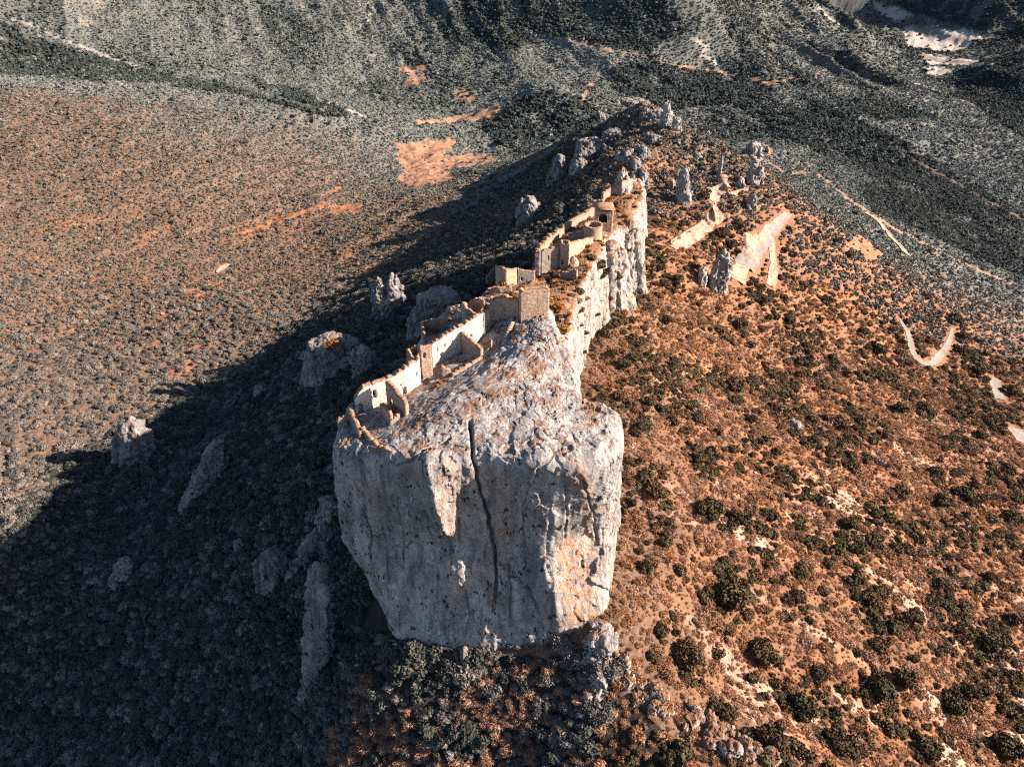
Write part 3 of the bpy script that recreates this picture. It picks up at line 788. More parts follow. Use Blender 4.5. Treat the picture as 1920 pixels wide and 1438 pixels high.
for i, (px, pf, pt, hw, dr, lean, top, rot, lab) in enumerate(CRAGS):
    P = march(px, pf)[0]
    dep = P[1] * cp - P[2] * sp
    w = hw * dep / FPX
    h = rayv(px, pt)[2] / rayv(px, pt)[1] * P[1] - P[2]
    h = max(h * .88, w * .5)
    if 1130 < px < 1245 and pt < 305: h *= .5; w *= 1.15; top = .8
    if 'spur' in lab or 'corner of the cliff' in lab: h *= .5; w *= 1.3; top = .75
    P2 = P + np.array([0, w * dr * .8, 0])
    rr_ = random.Random(900 + i)
    kw_ = dict(seed=500 + i * 3, amp=min(.9, w * .13), crag=min(.35, w * .05))
    bits = [crag_mesh(P2, w * .8, max(w * dr, 1.0), h, lean=lean, top=top, rot=rot, nN=70 + int(hw * 1.2), nM=30 + int((pf - pt) * .4), sink=max(5, w * .9), **kw_)]
    if w > 2.2:
        for s_ in range(3 if w > 5 else 2):
            sx = (-1 if s_ % 2 else 1) * w * rr_.uniform(.45, .75); kw_['seed'] += 1
            bits.append(crag_mesh(P2 + np.array([sx * math.cos(rot), sx * math.sin(rot) + rr_.uniform(-.3, .5) * w * dr, 0]), w * rr_.uniform(.35, .55), w * dr * rr_.uniform(.5, .9), h * rr_.uniform(.45, .88),
                                  lean=(lean[0] * .7, lean[1] * .8), top=rr_.uniform(.4, .8), rot=rr_.uniform(0, 3), nN=60 + int(hw * .8), nM=24 + int((pf - pt) * .35), sink=max(5, w * .9), **kw_))
    G, F_ = join_np(bits)
    cen = P2.copy()
    o = link("crag", mesh_np("crag", G.reshape(-1, 3) - cen, F_), CRAG if px < 1100 or (px < 1245 and pt < 305) else ROCK)  # left and crest crags take the shade-darkened stone
    o.location = cen
    if (pf - pt) < 25: o.name = "boulder"
    tag(o, lab, "rock", "crags and boulders on the slopes")
    add_bvh(G, F_)

SPUR = [(1128,1215),(1150,1228),(1172,1243),(1192,1262),(1178,1280),(1205,1288),(1222,1302),(1200,1310),(1243,1312),(1258,1330),(1235,1332),(1284,1338),(1306,1350),(1290,1362),(1330,1356),(1352,1370),(1340,1386),(1378,1384),(1398,1400),(1420,1408),(1405,1424),(1445,1424),(1365,1412),(1330,1402)]
ORD = "first second third fourth fifth sixth seventh eighth ninth tenth eleventh twelfth thirteenth fourteenth fifteenth sixteenth seventeenth eighteenth nineteenth twentieth twenty-first twenty-second twenty-third twenty-fourth".split()
for i, (px, py) in enumerate(SPUR):
    P = march(px, py)[0]; rr_ = random.Random(i + 40); w = rr_.uniform(1.1, 2.5)
    G, F_ = crag_mesh(P, w, w * rr_.uniform(.6, 1.1), w * rr_.uniform(.6, 1.15), lean=(rr_.uniform(-.5, .5), 1), seed=1500 + i * 5, amp=w * .2, top=rr_.uniform(.55, .8), rot=rr_.uniform(0, 3), nN=80, nM=36, sink=3, crag=.2)
    o = link("boulder", mesh_np("boulder", G.reshape(-1, 3) - P, F_), RIDGE); o.location = P
    tag(o, "pale broken boulder on the rocky spur, " + ORD[i] + " from the cliff foot", "rock", "boulders of the rocky spur")
    add_bvh(G, F_)
# ------------------------------------------------------------------ ruined masonry
def wall_cells(path, zb, zt, thick, opens=(), closed=False, cell=.36, ruin=.5, seed=0):
    """masonry as courses of stones: returns (body, crest, opening boxes). path: front face line, thickness goes to its left"""
    P = np.array(path, float)
    if closed: P = np.r_[P, P[:1]]; zb = list(zb) + [zb[0]]; zt = list(zt) + [zt[0]]
    L = np.r_[0, np.cumsum(np.linalg.norm(np.diff(P, axis=0), axis=1))]
    nu = max(2, int(L[-1] / cell)); U = np.linspace(0, L[-1], nu + 1)
    pos = np.stack([np.interp(U, L, P[:, 0]), np.interp(U, L, P[:, 1])], 1)
    if closed: tan = np.roll(pos[:-1], -1, 0) - np.roll(pos[:-1], 1, 0); tan = np.r_[tan, tan[:1]]
    else: tan = np.gradient(pos, axis=0)
    tan /= np.linalg.norm(tan, axis=1, keepdims=True) + 1e-9
    nor = np.stack([-tan[:, 1], tan[:, 0]], 1)
    ZB = np.interp(U, L, zb); ZT = np.interp(U, L, zt)
    z0 = ZB.min(); nv = int((ZT.max() + 1 - z0) / cell) + 2
    uc = (U[:-1] + U[1:]) / 2
    rr = fbm(np.stack([uc / 1.6, uc * 0 + seed * 3.7], -1), 3, seed) * ruin * 1.3
    top = np.interp(uc, U, ZT) + rr; bot = np.interp(uc, U, ZB)
    zc = z0 + (np.arange(nv) + .5) * cell
    solid = (zc[None] < top[:, None]) & (zc[None] > bot[:, None] - cell)
    for (u0, zlo, zhi, hw, arch) in opens:
        du = np.abs(uc - u0)[:, None]
        m = (du < hw) & (zc[None] > zlo) & (zc[None] < zhi)
        if arch: m &= ~((zc[None] > zhi - hw) & (np.hypot(du, zc[None] - (zhi - hw)) > hw))
        solid &= ~m
    topk = solid.shape[1] - 1 - np.argmax(solid[:, ::-1], axis=1)
    crest = np.zeros_like(solid)
    for i in range(nu):
        if solid[i].any(): crest[i, topk[i]] = True
    rng = np.random.RandomState(seed + 5)
    J = rng.uniform(-.07, .07, (nu + 1, nv + 1, 2, 3))
    if closed: J[-1] = J[0]
    vx = np.empty((nu + 1, nv + 1, 2, 3))
    for s in (0, 1):
        vx[:, :, s, 0] = (pos[:, 0] + nor[:, 0] * thick * s)[:, None]
        vx[:, :, s, 1] = (pos[:, 1] + nor[:, 1] * thick * s)[:, None]
        vx[:, :, s, 2] = (z0 + np.arange(nv + 1) * cell)[None]
    vx += J * (cell / .36)
    vid = lambda i, k, s: (i * (nv + 1) + k) * 2 + s
    def faces(mask, grow):
        F_ = []
        ii, kk = np.where(mask)
        for i, k in zip(ii, kk):
            a, b_ = i, i + 1
            F_.append((vid(a, k, 0), vid(b_, k, 0), vid(b_, k + 1, 0), vid(a, k + 1, 0)))
            F_.append((vid(b_, k, 1), vid(a, k, 1), vid(a, k + 1, 1), vid(b_, k + 1, 1)))
            if k + 1 >= nv or not solid[i, k + 1]: F_.append((vid(a, k + 1, 0), vid(b_, k + 1, 0), vid(b_, k + 1, 1), vid(a, k + 1, 1)))
            if k == 0 or not solid[i, k - 1]: F_.append((vid(b_, k, 0), vid(a, k, 0), vid(a, k, 1), vid(b_, k, 1)))
            il = i - 1 if i > 0 else (nu - 1 if closed else -1); ir = i + 1 if i < nu - 1 else (0 if closed else -1)
            if il < 0 or not solid[il, k]: F_.append((vid(a, k, 1), vid(a, k, 0), vid(a, k + 1, 0), vid(a, k + 1, 1)))
            if ir < 0 or not solid[ir, k]: F_.append((vid(b_, k, 0), vid(b_, k, 1), vid(b_, k + 1, 1), vid(b_, k + 1, 0)))
        return np.array(F_, np.int32).reshape(-1, 4)
    V = vx.reshape(-1, 3)
    return V, faces(solid & ~crest, 0), faces(crest, .1), (U, pos, nor, L)
def compact(V, Fq):
    u, inv = np.unique(Fq, return_inverse=True)
    return V[u], inv.reshape(Fq.shape)

WALLS = "ruined walls of the castle"
def zat(px, py, P):
    """height at which the viewing line through (px,py) passes over the plan position P"""
    d = rayv(px, py)
    return d[2] / d[1] * P[1]
def wall(name, label, pts, mat=None, thick=1.4, opens=(), ruin=.5, seed=1, foot=4.0, closed=False, xy=None, zt=None, zb=None, cat="wall", cell=.36, crest_mat=None, top_pts=None):
    """pts: (px, row of the foot, row of the top) in the photo, left to right; opens: (px, top row, bottom row, half width px, arched)"""
    if xy is None:
        if top_pts:
            base = [W(a, b_, c_) for a, b_, c_, h in top_pts]; xy = [b_[:2] for b_ in base]
            zt = [b_[2] for b_ in base]; zb = [b_[2] - t[3] for b_, t in zip(base, top_pts)]
        else:
            base = [rays(p[0], p[1]) for p in pts]
            xy = [b_[:2] for b_ in base]; zt = [zat(p[0], p[2], b_) for p, b_ in zip(pts, base)]; zb = [b_[2] - foot for b_ in base]
    XY = np.array(xy, float)
    Pr = XY if not closed else np.r_[XY, XY[:1]]
    L = np.r_[0, np.cumsum(np.linalg.norm(np.diff(Pr, axis=0), axis=1))]
    zmid = np.mean(zt)
    U = np.linspace(0, L[-1] if not closed else L[1], 400)
    pp = np.stack([np.interp(U, L, Pr[:, 0]), np.interp(U, L, Pr[:, 1])], 1)
    ol = []
    for (px, r0, r1, hw, arch) in opens:
        ppx, ppy, pdep = proj(np.c_[pp, np.full(len(pp), zmid - 2)])
        j = int(np.argmin(np.abs(ppx - px))); P_ = pp[j]
        dx = (ppx[min(j + 3, 399)] - ppx[max(j - 3, 0)]) / (U[min(j + 3, 399)] - U[max(j - 3, 0)] + 1e-9)
        ol.append((U[j], zat(px, r1, P_), zat(px, r0, P_), max(hw / max(abs(dx), 1.0), cell * .5), arch))
    V, Fb, Fc, info = wall_cells(xy, zb, zt, thick, ol, closed, cell, ruin, seed)
    org = np.array([XY[:, 0].mean(), XY[:, 1].mean(), min(zb)])
    v, f = compact(V, Fb)
    o = link(name, mesh_np(name, v - org, f), mat or STONE); o.location = org
    v, f = compact(V, Fc)
    c_ = link("rubble_crest", mesh_np("rubble_crest", v - org, f), crest_mat or CREST, o)
    for (u0, zlo, zhi, hw, arch) in ol:
        if hw < .45: continue
        # stone surround of the opening
        Uu, pos, nor, LL = info
        pc = np.array([np.interp(u0, Uu, pos[:, 0]), np.interp(u0, Uu, pos[:, 1])]); nn = np.array([np.interp(u0, Uu, nor[:, 0]), np.interp(u0, Uu, nor[:, 1])]); tt = np.array([nn[1], -nn[0]])
        prof = []
        for a, b_ in ((-hw, zlo), (-hw, zhi - (hw if arch else 0))): prof.append((a, b_))
        if arch: prof += [(-hw * math.cos(t), zhi - hw + hw * math.sin(t)) for t in (.5, 1.05, 1.57, 2.09, 2.64)]
        prof += [(hw, zhi - (hw if arch else 0)), (hw, zlo)]
        VV = []; FF = []
        for (a, b_) in prof:
            cz = (zlo + zhi) / 2; l_ = math.hypot(a, b_ - cz) + 1e-6
            for off in (0, .22):
                for dep in (-.06, .35):
                    q_ = pc + tt * (a * (1 + off / l_)) + nn * dep
                    VV.append((q_[0], q_[1], b_ + (b_ - cz) / l_ * off))
        for i in range(len(prof) - 1):
            a = i * 4; b_ = a + 4
            FF += [(a, b_, b_ + 2, a + 2), (a, a + 1, b_ + 1, b_), (a + 2, b_ + 2, b_ + 3, a + 3), (a + 1, a + 3, b_ + 3, b_ + 1)]
        link("window_frame", mesh_np("window_frame", np.array(VV) - org, np.array(FF)), STONE, o)
    tag(o, label, cat, WALLS, 'thing')
    return o
def circle_xy(c, r, n=22, a0=0.0):
    return [(c[0] + r * math.cos(a0 + 2 * math.pi * k / n), c[1] + r * math.sin(a0 + 2 * math.pi * k / n)) for k in range(n)]

# --- near castle
wall("castle_wall", "bright curved castle wall with a square and two arched windows, nearest the cliff corner",
     [(669,776,748),(686,770,725),(712,759,715),(736,749,708),(762,738,692),(790,719,671)], PLASTER, 1.5,
     [(672,757,775,4,True),(700.5,731,747,3.6,False),(757.5,725,741,3,True),(781,699,704,1.2,False),(765.5,711,715,1.2,False),(750,720,724,1,False),(741,710,713,1,False)], .45, 1)
wall("castle_wall", "long straight bright castle wall with one arched window, above the triangular buttress",
     [(811,689,647),(857,663,615),(896,642,593),(907,631,587)], PLASTER, 1.5,
     [(827,661,676,3.2,True),(882.5,626,633,2,True),(834,645,651,1,False),(819,653,659,1,False),(848,638,643,1,False),(904,608,612,1,False)], .35, 2)
wall("castle_wall", "short shaded end wall closing the long bright wall on its right", [(908,631,587),(921,612,580)], STONE, 1.2, [], .3, 3)
wall("castle_wall", "curved rubble wall between the round bastion and the square keep", [(919,600,560),(945,597,557),(972,594,560)], STONE, 1.3, [(947,580,585,1,False)], .6, 4)
wall("buttress", "triangular brown buttress wall leaning on the long bright wall", [(864,661,622),(882,667,638),(901,672,655)], STONE, 1.1, [], .12, 5, cat="buttress")
wall("castle_wall", "brown shaded cross wall between the two bright walls beside the round turret", [(792,713,653),(812,704,650)], STONE, 1.2, [(796,661,672,2.6,True)], .4, 6)
wall("gable_wall", "pointed half gable wall with a small opening standing inside the lowest courtyard", [(727,764,714),(736,770,722),(746,776,737),(760,780,755)], STONE, 1.2, [(733,746,757,2.4,True)], .35, 7, cat="wall")
wall("courtyard_wall", "small curved wall stub in front of the pointed gable wall", [(714,776,758),(725,788,765),(731,797,776)], STONE, 1.1, [], .4, 8)
wall("courtyard_wall", "low sloping wall climbing from the lowest courtyard to the rocks", [(731,799,791),(748,786,777),(767,764,756)], GREYST, 1.1, [], .4, 9, foot=2)
wall("courtyard_wall", "low brown gabled wall beside the orange bush", [(813,712,694),(830,710,686),(846,705,697)], STONE, 1.0, [], .2, 10, foot=2)
wall("courtyard_wall", "low wall running up the edge of the middle courtyard to the buttress", [(848,706,700),(880,688,683),(905,672,668)], STONE, .9, [], .3, 11, foot=2)
wall("courtyard_wall", "small wall stub beside the cave mouth under the stairs", [(905,655,646),(922,652,640)], STONE, 1.0, [], .5, 12, foot=2)
wall("parapet", "grey shaded outer wall standing on the far left corner of the cliff", None, GREYST, 1.0, [], .5, 13, top_pts=[(632,789,-129.5,7),(650,777,-128.2,7)])
wall("parapet", "crumbling left end wall dropping from the lowest bright wall to the cliff edge", None, GREYST, 1.3, [], .6, 14, top_pts=[(650,765,-127.4,7),(660,784,-128,7),(668,803,-128.6,7),(672,820,-129.3,7)])
wall("parapet", "long low parapet along the left front edge of the cliff", None, GREYST, 1.2, [], .4, 15, top_pts=[(675,802,-128.6,6),(690,822,-128.4,6),(706,836,-128.2,6),(732,848,-127.2,6)])
wall("enclosure_wall", "thin broken wall on the outer side of the overgrown enclosure", None, STONE, .9, [], .5, 16, top_pts=[(799,634,-126.5,7),(793,602,-126,7),(836,597,-124.5,6)])
wall("castle_wall", "short broken wall linking the round bastion to the curved rubble wall", None, STONE, 1.0, [], .5, 17, top_pts=[(906,568,-119.5,6),(921,573,-119,6)])
wall("castle_wall", "low terrace wall on the slope right of the square keep", [(1044,577,570),(1062,579,571),(1082,582,574)], STONE, 1.0, [], .3, 18, foot=3)
c_ = W(776, 655, -123.0)
wall("turret", "small round broken turret where the two bright walls meet", None, STONE, .7, [], .8, 20, closed=True, xy=circle_xy(c_, 2.3, 18, 1.2), zt=[-123.4 + .8 * math.sin(k) for k in range(18)], zb=[-134] * 18, cat="tower")
c_ = W(887, 569, -119.3)
wall("bastion", "large round ruined bastion with a bright hollow top", None, STONE, .9, [], .9, 21, closed=True, xy=circle_xy(c_, 3.7, 26, .4), zt=[-119.6 + .9 * math.sin(k * .5 + 1) for k in range(26)], zb=[-130] * 26, cat="tower")
kb = rays(977, 606); kr = rays(1031, 606); kd = 3.2
kx0 = W(977, 549, 0.0 + zat(977, 549, kb)); ztk = zat(1000, 549, kb)
kw_ = (1031 - 977) / FPX * (kb[1] * cp - ztk * sp)
wall("keep", "square masonry keep tower with a flat front on the summit rock", None, STONE, 1.3, [], .25, 22, closed=True,
     xy=[(kb[0], kb[1]), (kb[0] + kw_, kb[1] + 1.8), (kb[0] + kw_ - .8, kb[1] + kd + 1.8), (kb[0] - .8, kb[1] + kd)], zt=[ztk] * 4, zb=[kb[2] - 6] * 4, cat="tower")
# stairs
sb = rays(944, 634)
st = empty("staircase", sb)
for k in range(7):
    w2, dd, hh = 1.5, .55, .42
    x0, y0, z0 = .28 * k, .62 * k, .42 * k
    v = [(x + x0 + random.Random(k * 8 + i).uniform(-.05, .05), y + y0, z + z0) for i, (x, y, z) in enumerate([(0,0,-1),(w2,0,-1),(w2,dd + .2,-1),(0,dd + .2,-1),(0,0,hh),(w2,0,hh),(w2,dd + .2,hh),(0,dd + .2,hh)])]
    link("step", mesh_np("step", v, [(0,1,5,4),(1,2,6,5),(2,3,7,6),(3,0,4,7),(4,5,6,7),(3,2,1,0)]), STONE, st)
tag(st, "short flight of worn stone steps left of the keep rock", "stairs", WALLS)

# --- far castle
def box_tower(name, label, pl, pr, foot_row, top_row, depth, mat, seed, opens=(), ruin=.3, thick=1.0, zfoot=6, skew=0.0, cat="tower"):
    b0 = rays((pl + pr) / 2, foot_row); zt_ = zat((pl + pr) / 2, top_row, b0)
    dep = b0[1] * cp - b0[2] * sp
    x0 = (pl - 960) / FPX * dep; x1 = (pr - 960) / FPX * dep
    return wall(name, label, None, mat, thick, opens, ruin, seed, closed=True, xy=[(x0, b0[1]), (x1, b0[1] - skew), (x1 + skew * .3, b0[1] + depth - skew), (x0, b0[1] + depth)], zt=[zt_] * 4, zb=[b0[2] - zfoot] * 4, cat=cat, cell=.5), b0, zt_
FC = "far castle"
wall("castle_wall", "grey shaded tall wall with a narrow slit, left part of the far castle block", [(1014,516,472),(1048,503,460)], GREYST, 1.4, [(1029,480,489,.9,False)], .3, 31, cell=.5)
box_tower("turret", "slim square corner turret at the left end of the far castle", 1003, 1012.5, 521, 474, 4, GREYST, 32, ruin=.3)
box_tower("tower", "square tower with a dark doorway in the middle of the far castle front", 1050, 1066, 502, 457, 5, STONE, 33, [(1055,487,496,2.4,True)], skew=1.0)
wall("castle_wall", "sunlit sloping wall between the square tower and the round tower of the far castle", [(1066,498,456),(1090,472,450),(1112,456,446)], STONE, 1.4, [], .4, 34, cell=.5)
wall("castle_wall", "dark inner wall left of the far castle's round tower", [(1066,452,440),(1097,447,433)], GREYST, 1.3, [], .3, 35, cell=.5)
rt = rays(1112, 452); zrt = zat(1112, 428, rt)
wall("round_tower", "round tower in the middle of the far castle", None, STONE, 1.2, [], .3, 36, closed=True, xy=circle_xy((rt[0], rt[1] + 4.7), 4.6, 26), zt=[zrt] * 26, zb=[rt[2] - 7] * 26, cat="tower", cell=.5)
o, b0, zt_ = box_tower("chapel", "roofed square building with a wide dark arch behind the round tower", 1117, 1148, 434, 396, 9, STONE, 37, [(1131,401,419,8.5,True)], ruin=.1, cat="building")
w2 = (1148 - 1117) / FPX * (b0[1] * cp - b0[2] * sp)
dx = -w2 / 2
rv = []
for (x, y, z) in [(-.4,-.4,.1),(w2 + .4,-.4,.1),(w2 + .4,9.4,.1),(-.4,9.4,.1),(-.4,-.4,.5),(w2 + .4,-.4,.5),(w2 + .4,9.4,.5),(-.4,9.4,.5),(w2 * .25,2.6,1.2),(w2 * .75,2.6,1.2),(w2 * .75,6.4,1.2),(w2 * .25,6.4,1.2)]:
    rv.append((x + dx, y - 4.5, z + zt_ - o.location.z + .35))
link("roof", mesh_np("roof", rv, [(0,1,5,4),(1,2,6,5),(2,3,7,6),(3,0,4,7),(4,5,9,8),(5,6,10,9),(6,7,11,10),(7,4,8,11),(8,9,10,11),(3,2,1,0)]), CREST, o)
wall("castle_wall", "long high curtain wall with orange inner face, left edge of far castle", [(1058,437,424),(1075,428,413),(1114,405,390)], STONE, 2.4, [], .25, 38, cell=.5)
wall("castle_wall", "crumbled jagged wall climbing along the left edge of the far castle", [(1014,480,462),(1035,458,441),(1058,440,425)], STONE, 2.2, [], 1.6, 39, cell=.5)
wall("castle_wall", "small square wall block at the top of the far castle's long curtain wall", [(1110,394,378),(1130,392,377)], STONE, 2.5, [], .4, 40, cell=.5)
wall("castle_wall", "upper lit wall climbing to the far castle's summit rock", [(1130,381,361),(1150,367,350),(1166,356,342)], STONE, 1.4, [], .6, 41, cell=.5)
wall("castle_wall", "shaded topmost wall against the far castle's summit rock", [(1165,358,341),(1186,354,335)], GREYST, 1.2, [], .4, 42, cell=.5)
wall("ruined_wall", "broad broken wall with a peaked left corner, between the two castles", [(929,536,499),(940,535,502),(950,534,505),(969,532,505)], STONE, 1.3, [], .4, 43, cell=.45)
wall("ruined_wall", "narrow lit side wall left of the broad broken wall between the castles", [(914,543,520),(929,536,500)], STONE, 1.0, [], .4, 44, cell=.45)
wall("ruined_wall", "low grass-topped terrace wall below the broad broken wall", [(914,551,542),(936,550,540),(960,547,538)], STONE, 1.2, [], .2, 45, cell=.45)
wall("ruined_wall", "shaded low wall with a dark doorway between the broad broken wall and the far castle", [(970,531,505),(1003,527,510)], GREYST, 1.2, [(978,519,527,2.5,False)], .3, 46, cell=.45)
wall("ruined_wall", "small shaded wall in the rusty bushes below the far castle tower", [(1050,526,511),(1080,524,508)], GREYST, 1.1, [], .5, 47, cell=.45)
# hut and terrace wall beside the parking place
def box_thing(name, label, cat, P, sx, sy, sz, mat, roof=None):
    v = [(x * sx / 2, y * sy / 2, z) for z in (-1.5, sz) for x, y in ((-1, -1), (1, -1), (1, 1), (-1, 1))]
    o = link(name, mesh_np(name, v, [(0,1,5,4),(1,2,6,5),(2,3,7,6),(3,0,4,7),(4,5,6,7),(3,2,1,0)]), mat); o.location = P
    if roof:
        rv = [(x * (sx / 2 + .4), y * (sy / 2 + .4), z) for z in (sz + .02, sz + .3) for x, y in ((-1, -1), (1, -1), (1, 1), (-1, 1))] + [(0, -sy / 2 - .4, sz + .9), (0, sy / 2 + .4, sz + .9)]
        link("roof", mesh_np("roof", rv, [(0,1,5,4),(1,2,6,5),(2,3,7,6),(3,0,4,7),(4,5,8,8),(6,7,9,9),(5,6,9,8),(7,4,8,9),(3,2,1,0)]), roof, o)
        link("door", mesh_np("door", [(-.5,-sy/2-.03,0),(.5,-sy/2-.03,0),(.5,-sy/2-.03,2),(-.5,-sy/2-.03,2),(-.5,-sy/2+.05,0),(.5,-sy/2+.05,0),(.5,-sy/2+.05,2),(-.5,-sy/2+.05,2)], [(0,1,2,3),(1,5,6,2),(4,0,3,7),(3,2,6,7)]), BARK, o)
    return tag(o, label, cat)
box_thing("hut", "small flat grey hut among the trees at the end of the ridge path", "hut", march(1353, 340)[0], 6.5, 5, 3.4, GREYST, CREST)
wall("terrace_wall", "straight orange-lit retaining wall below the hut near the right rock towers", [(1366,368,362),(1385,363,357),(1403,358,352)], STONE, 1.5, [], .15, 50, foot=3)
wall("terrace_wall", "low lit wall edging the gravel terrace above the parking place", [(1258,458,452),(1290,437,431),(1322,418,413)], STONE, 1.0, [], .2, 51, foot=2)

# ------------------------------------------------------------------ roads and gravel
q = N("gravel")
q.col(q.mix(q.ramp(q.noise(.28, 7, .7), .52, .62), q.mix(q.ramp(q.noise(.5, 7, .7), .3, .7), (.24, .155, .11), (.38, .28, .225)), (.17, .085, .045))); q.bump(q.noise(4, 5, .7), .1, .5); GRAVEL = q.m
q = N("asphalt")
q.col(q.mix(q.ramp(q.noise(.3, 7, .72), .55, .66), q.mix(q.ramp(q.noise(.4, 7, .7), .3, .7), (.15, .138, .13), (.22, .205, .195)), (.17, .095, .055))); q.bump(q.noise(6, 4, .7), .05, .4); ASPH = q.m
def drape_strip(name, pts, halfw, mat, lift=.30, seed=0):
    """pts in the photo; a strip of real width laid on the ground"""
    g = march([p[0] for p in pts], [p[1] for p in pts])
    hw = np.array(halfw if hasattr(halfw, '__len__') else [halfw] * len(pts), float)
    L = np.r_[0, np.cumsum(np.linalg.norm(np.diff(g[:, :2], axis=0), axis=1))]
    n = max(8, int(L[-1] / 1.2)); U = np.linspace(0, L[-1], n)
    c_ = np.stack([np.interp(U, L, g[:, k]) for k in (0, 1)], 1)
    k = 7
    for _ in range(3):
        ext = np.r_[np.repeat(c_[:1], k, 0), c_, np.repeat(c_[-1:], k, 0)]
        c_ = np.stack([np.convolve(ext[:, j], np.ones(2 * k + 1) / (2 * k + 1), 'valid') for j in (0, 1)], 1)
    t = np.gradient(c_, axis=0); t /= np.linalg.norm(t, axis=1, keepdims=True) + 1e-9
    nn = np.stack([-t[:, 1], t[:, 0]], 1)
    w_ = np.interp(U, L, hw)
    off = np.linspace(-1, 1, 7)
    xy = c_[:, None] + nn[:, None] * (off[None, :, None] * (w_[:, None, None] * (1 + .28 * fbm(np.stack([np.repeat((U / 3.5)[:, None], 7, 1), np.sign(off)[None] * 9.3 + U[:, None] * 0 + seed], -1), 3, 3)[..., None])))
    z = height(xy[..., 0], xy[..., 1]); z = np.maximum(z.mean(1, keepdims=True) * .5 + z * .5, z) + lift
    me = mesh_np(name, np.concatenate([xy, z[..., None]], -1).reshape(-1, 3), gridfaces(n, 7), True)
    o = link(name, me, mat); tag(o, kind='structure'); return o, c_, w_
def drape_poly(name, poly, mat, lift=.3, res=.7):
    g = march([p[0] for p in poly], [p[1] for p in poly])[:, :2]
    x0, y0 = g.min(0) - 1; x1, y1 = g.max(0) + 1
    nx = int((x1 - x0) / res) + 2; ny = int((y1 - y0) / res) + 2
    X_, Y_ = np.meshgrid(np.linspace(x0, x1, nx), np.linspace(y0, y1, ny))
    cx = (X_[:-1, :-1] + X_[1:, 1:]) / 2; cy = (Y_[:-1, :-1] + Y_[1:, 1:]) / 2
    wob = 2.6 * fbm(np.stack([cx, cy], -1) / 4.0, 3, 9)
    m = pin(cx + wob, cy + wob, [tuple(p) for p in g]).ravel()
    V = np.stack([X_, Y_, height(X_, Y_) + lift], -1).reshape(-1, 3)
    v, f = compact(V, gridfaces(ny, nx)[m])
    o = link(name, mesh_np(name, v, f, True), mat); tag(o, kind='structure'); return o, g
ROADS = []
def road(*a, **k):
    o, c_, w_ = drape_strip(*a, **k); ROADS.append((c_, w_ + 1.2)); return o
road("road", [(1682,592),(1698,612),(1706,640),(1712,672),(1728,688),(1748,686),(1766,664),(1782,640),(1786,610)], [.9,1.6,1.9,2.1,2.7,2.7,2.3,1.8,.9], ASPH)
road("road", [(1862,705),(1868,728),(1876,755)], 3.6, ASPH, seed=2)
road("road", [(1896,795),(1908,815),(1930,840)], 4.5, ASPH, seed=3)
road("road", [(1392,505),(1400,487),(1418,468),(1440,440),(1462,418),(1482,398)], [6.5,7,6,4.5,3.2,2.6], ASPH, seed=4)
road("path", [(1440,545),(1452,520),(1450,490),(1447,462),(1448,440)], [2.6,3.0,2.2,2.0,1.6], GRAVEL, lift=.36, seed=5)
road("path", [(1378,535),(1386,510),(1396,490)], [5,5,4], GRAVEL, lift=.25, seed=6)
road("path", [(1615,395),(1640,408),(1655,425),(1668,445),(1690,465),(1706,482)], [1.8,2.4,2.4,2.6,2.6,1.8], GRAVEL, lift=.9, seed=7)
road("road", [(402,518),(414,506),(424,498),(436,492)], [.8,2.5,2.6,1.2], GRAVEL, lift=.9, seed=8)
road("road", [(290,596),(305,590),(322,584)], [.8,2.6,1.2], GRAVEL, lift=.9, seed=9)
drape_poly("parking_ground", [(1390,440),(1418,440),(1440,437),(1430,458),(1405,480),(1394,478),(1392,458)], GRAVEL, .42)
drape_poly("terrace_ground", [(1258,462),(1285,438),(1320,416),(1326,402),(1352,400),(1366,410),(1340,424),(1318,446),(1290,468),(1272,468)], GRAVEL, .42)
drape_poly("terrace_ground", [(1328,372),(1336,350),(1356,342),(1374,352),(1362,362),(1350,372),(1344,398),(1334,398),(1338,380)], GRAVEL, .42)
# ------------------------------------------------------------------ plants
def ico(sub=1):
    t = (1 + 5 ** .5) / 2
    v = [(-1,t,0),(1,t,0),(-1,-t,0),(1,-t,0),(0,-1,t),(0,1,t),(0,-1,-t),(0,1,-t),(t,0,-1),(t,0,1),(-t,0,-1),(-t,0,1)]
    f = [(0,11,5),(0,5,1),(0,1,7),(0,7,10),(0,10,11),(1,5,9),(5,11,4),(11,10,2),(10,7,6),(7,1,8),(3,9,4),(3,4,2),(3,2,6),(3,6,8),(3,8,9),(4,9,5),(2,4,11),(6,2,10),(8,6,7),(9,8,1)]
    v = [tuple(np.array(p) / np.linalg.norm(p)) for p in v]
    for _ in range(sub):
        nf = []; cache = {}
        def mid(a, b):
            k = (min(a, b), max(a, b))
            if k not in cache:
                m = np.array(v[a]) + np.array(v[b]); v.append(tuple(m / np.linalg.norm(m))); cache[k] = len(v) - 1
            return cache[k]
        for a, b, c_ in f:
            ab, bc, ca = mid(a, b), mid(b, c_), mid(c_, a); nf += [(a, ab, ca), (b, bc, ab), (c_, ca, bc), (ab, bc, ca)]
        f = nf
    return np.array(v), np.array(f)
ICO = ico(1)
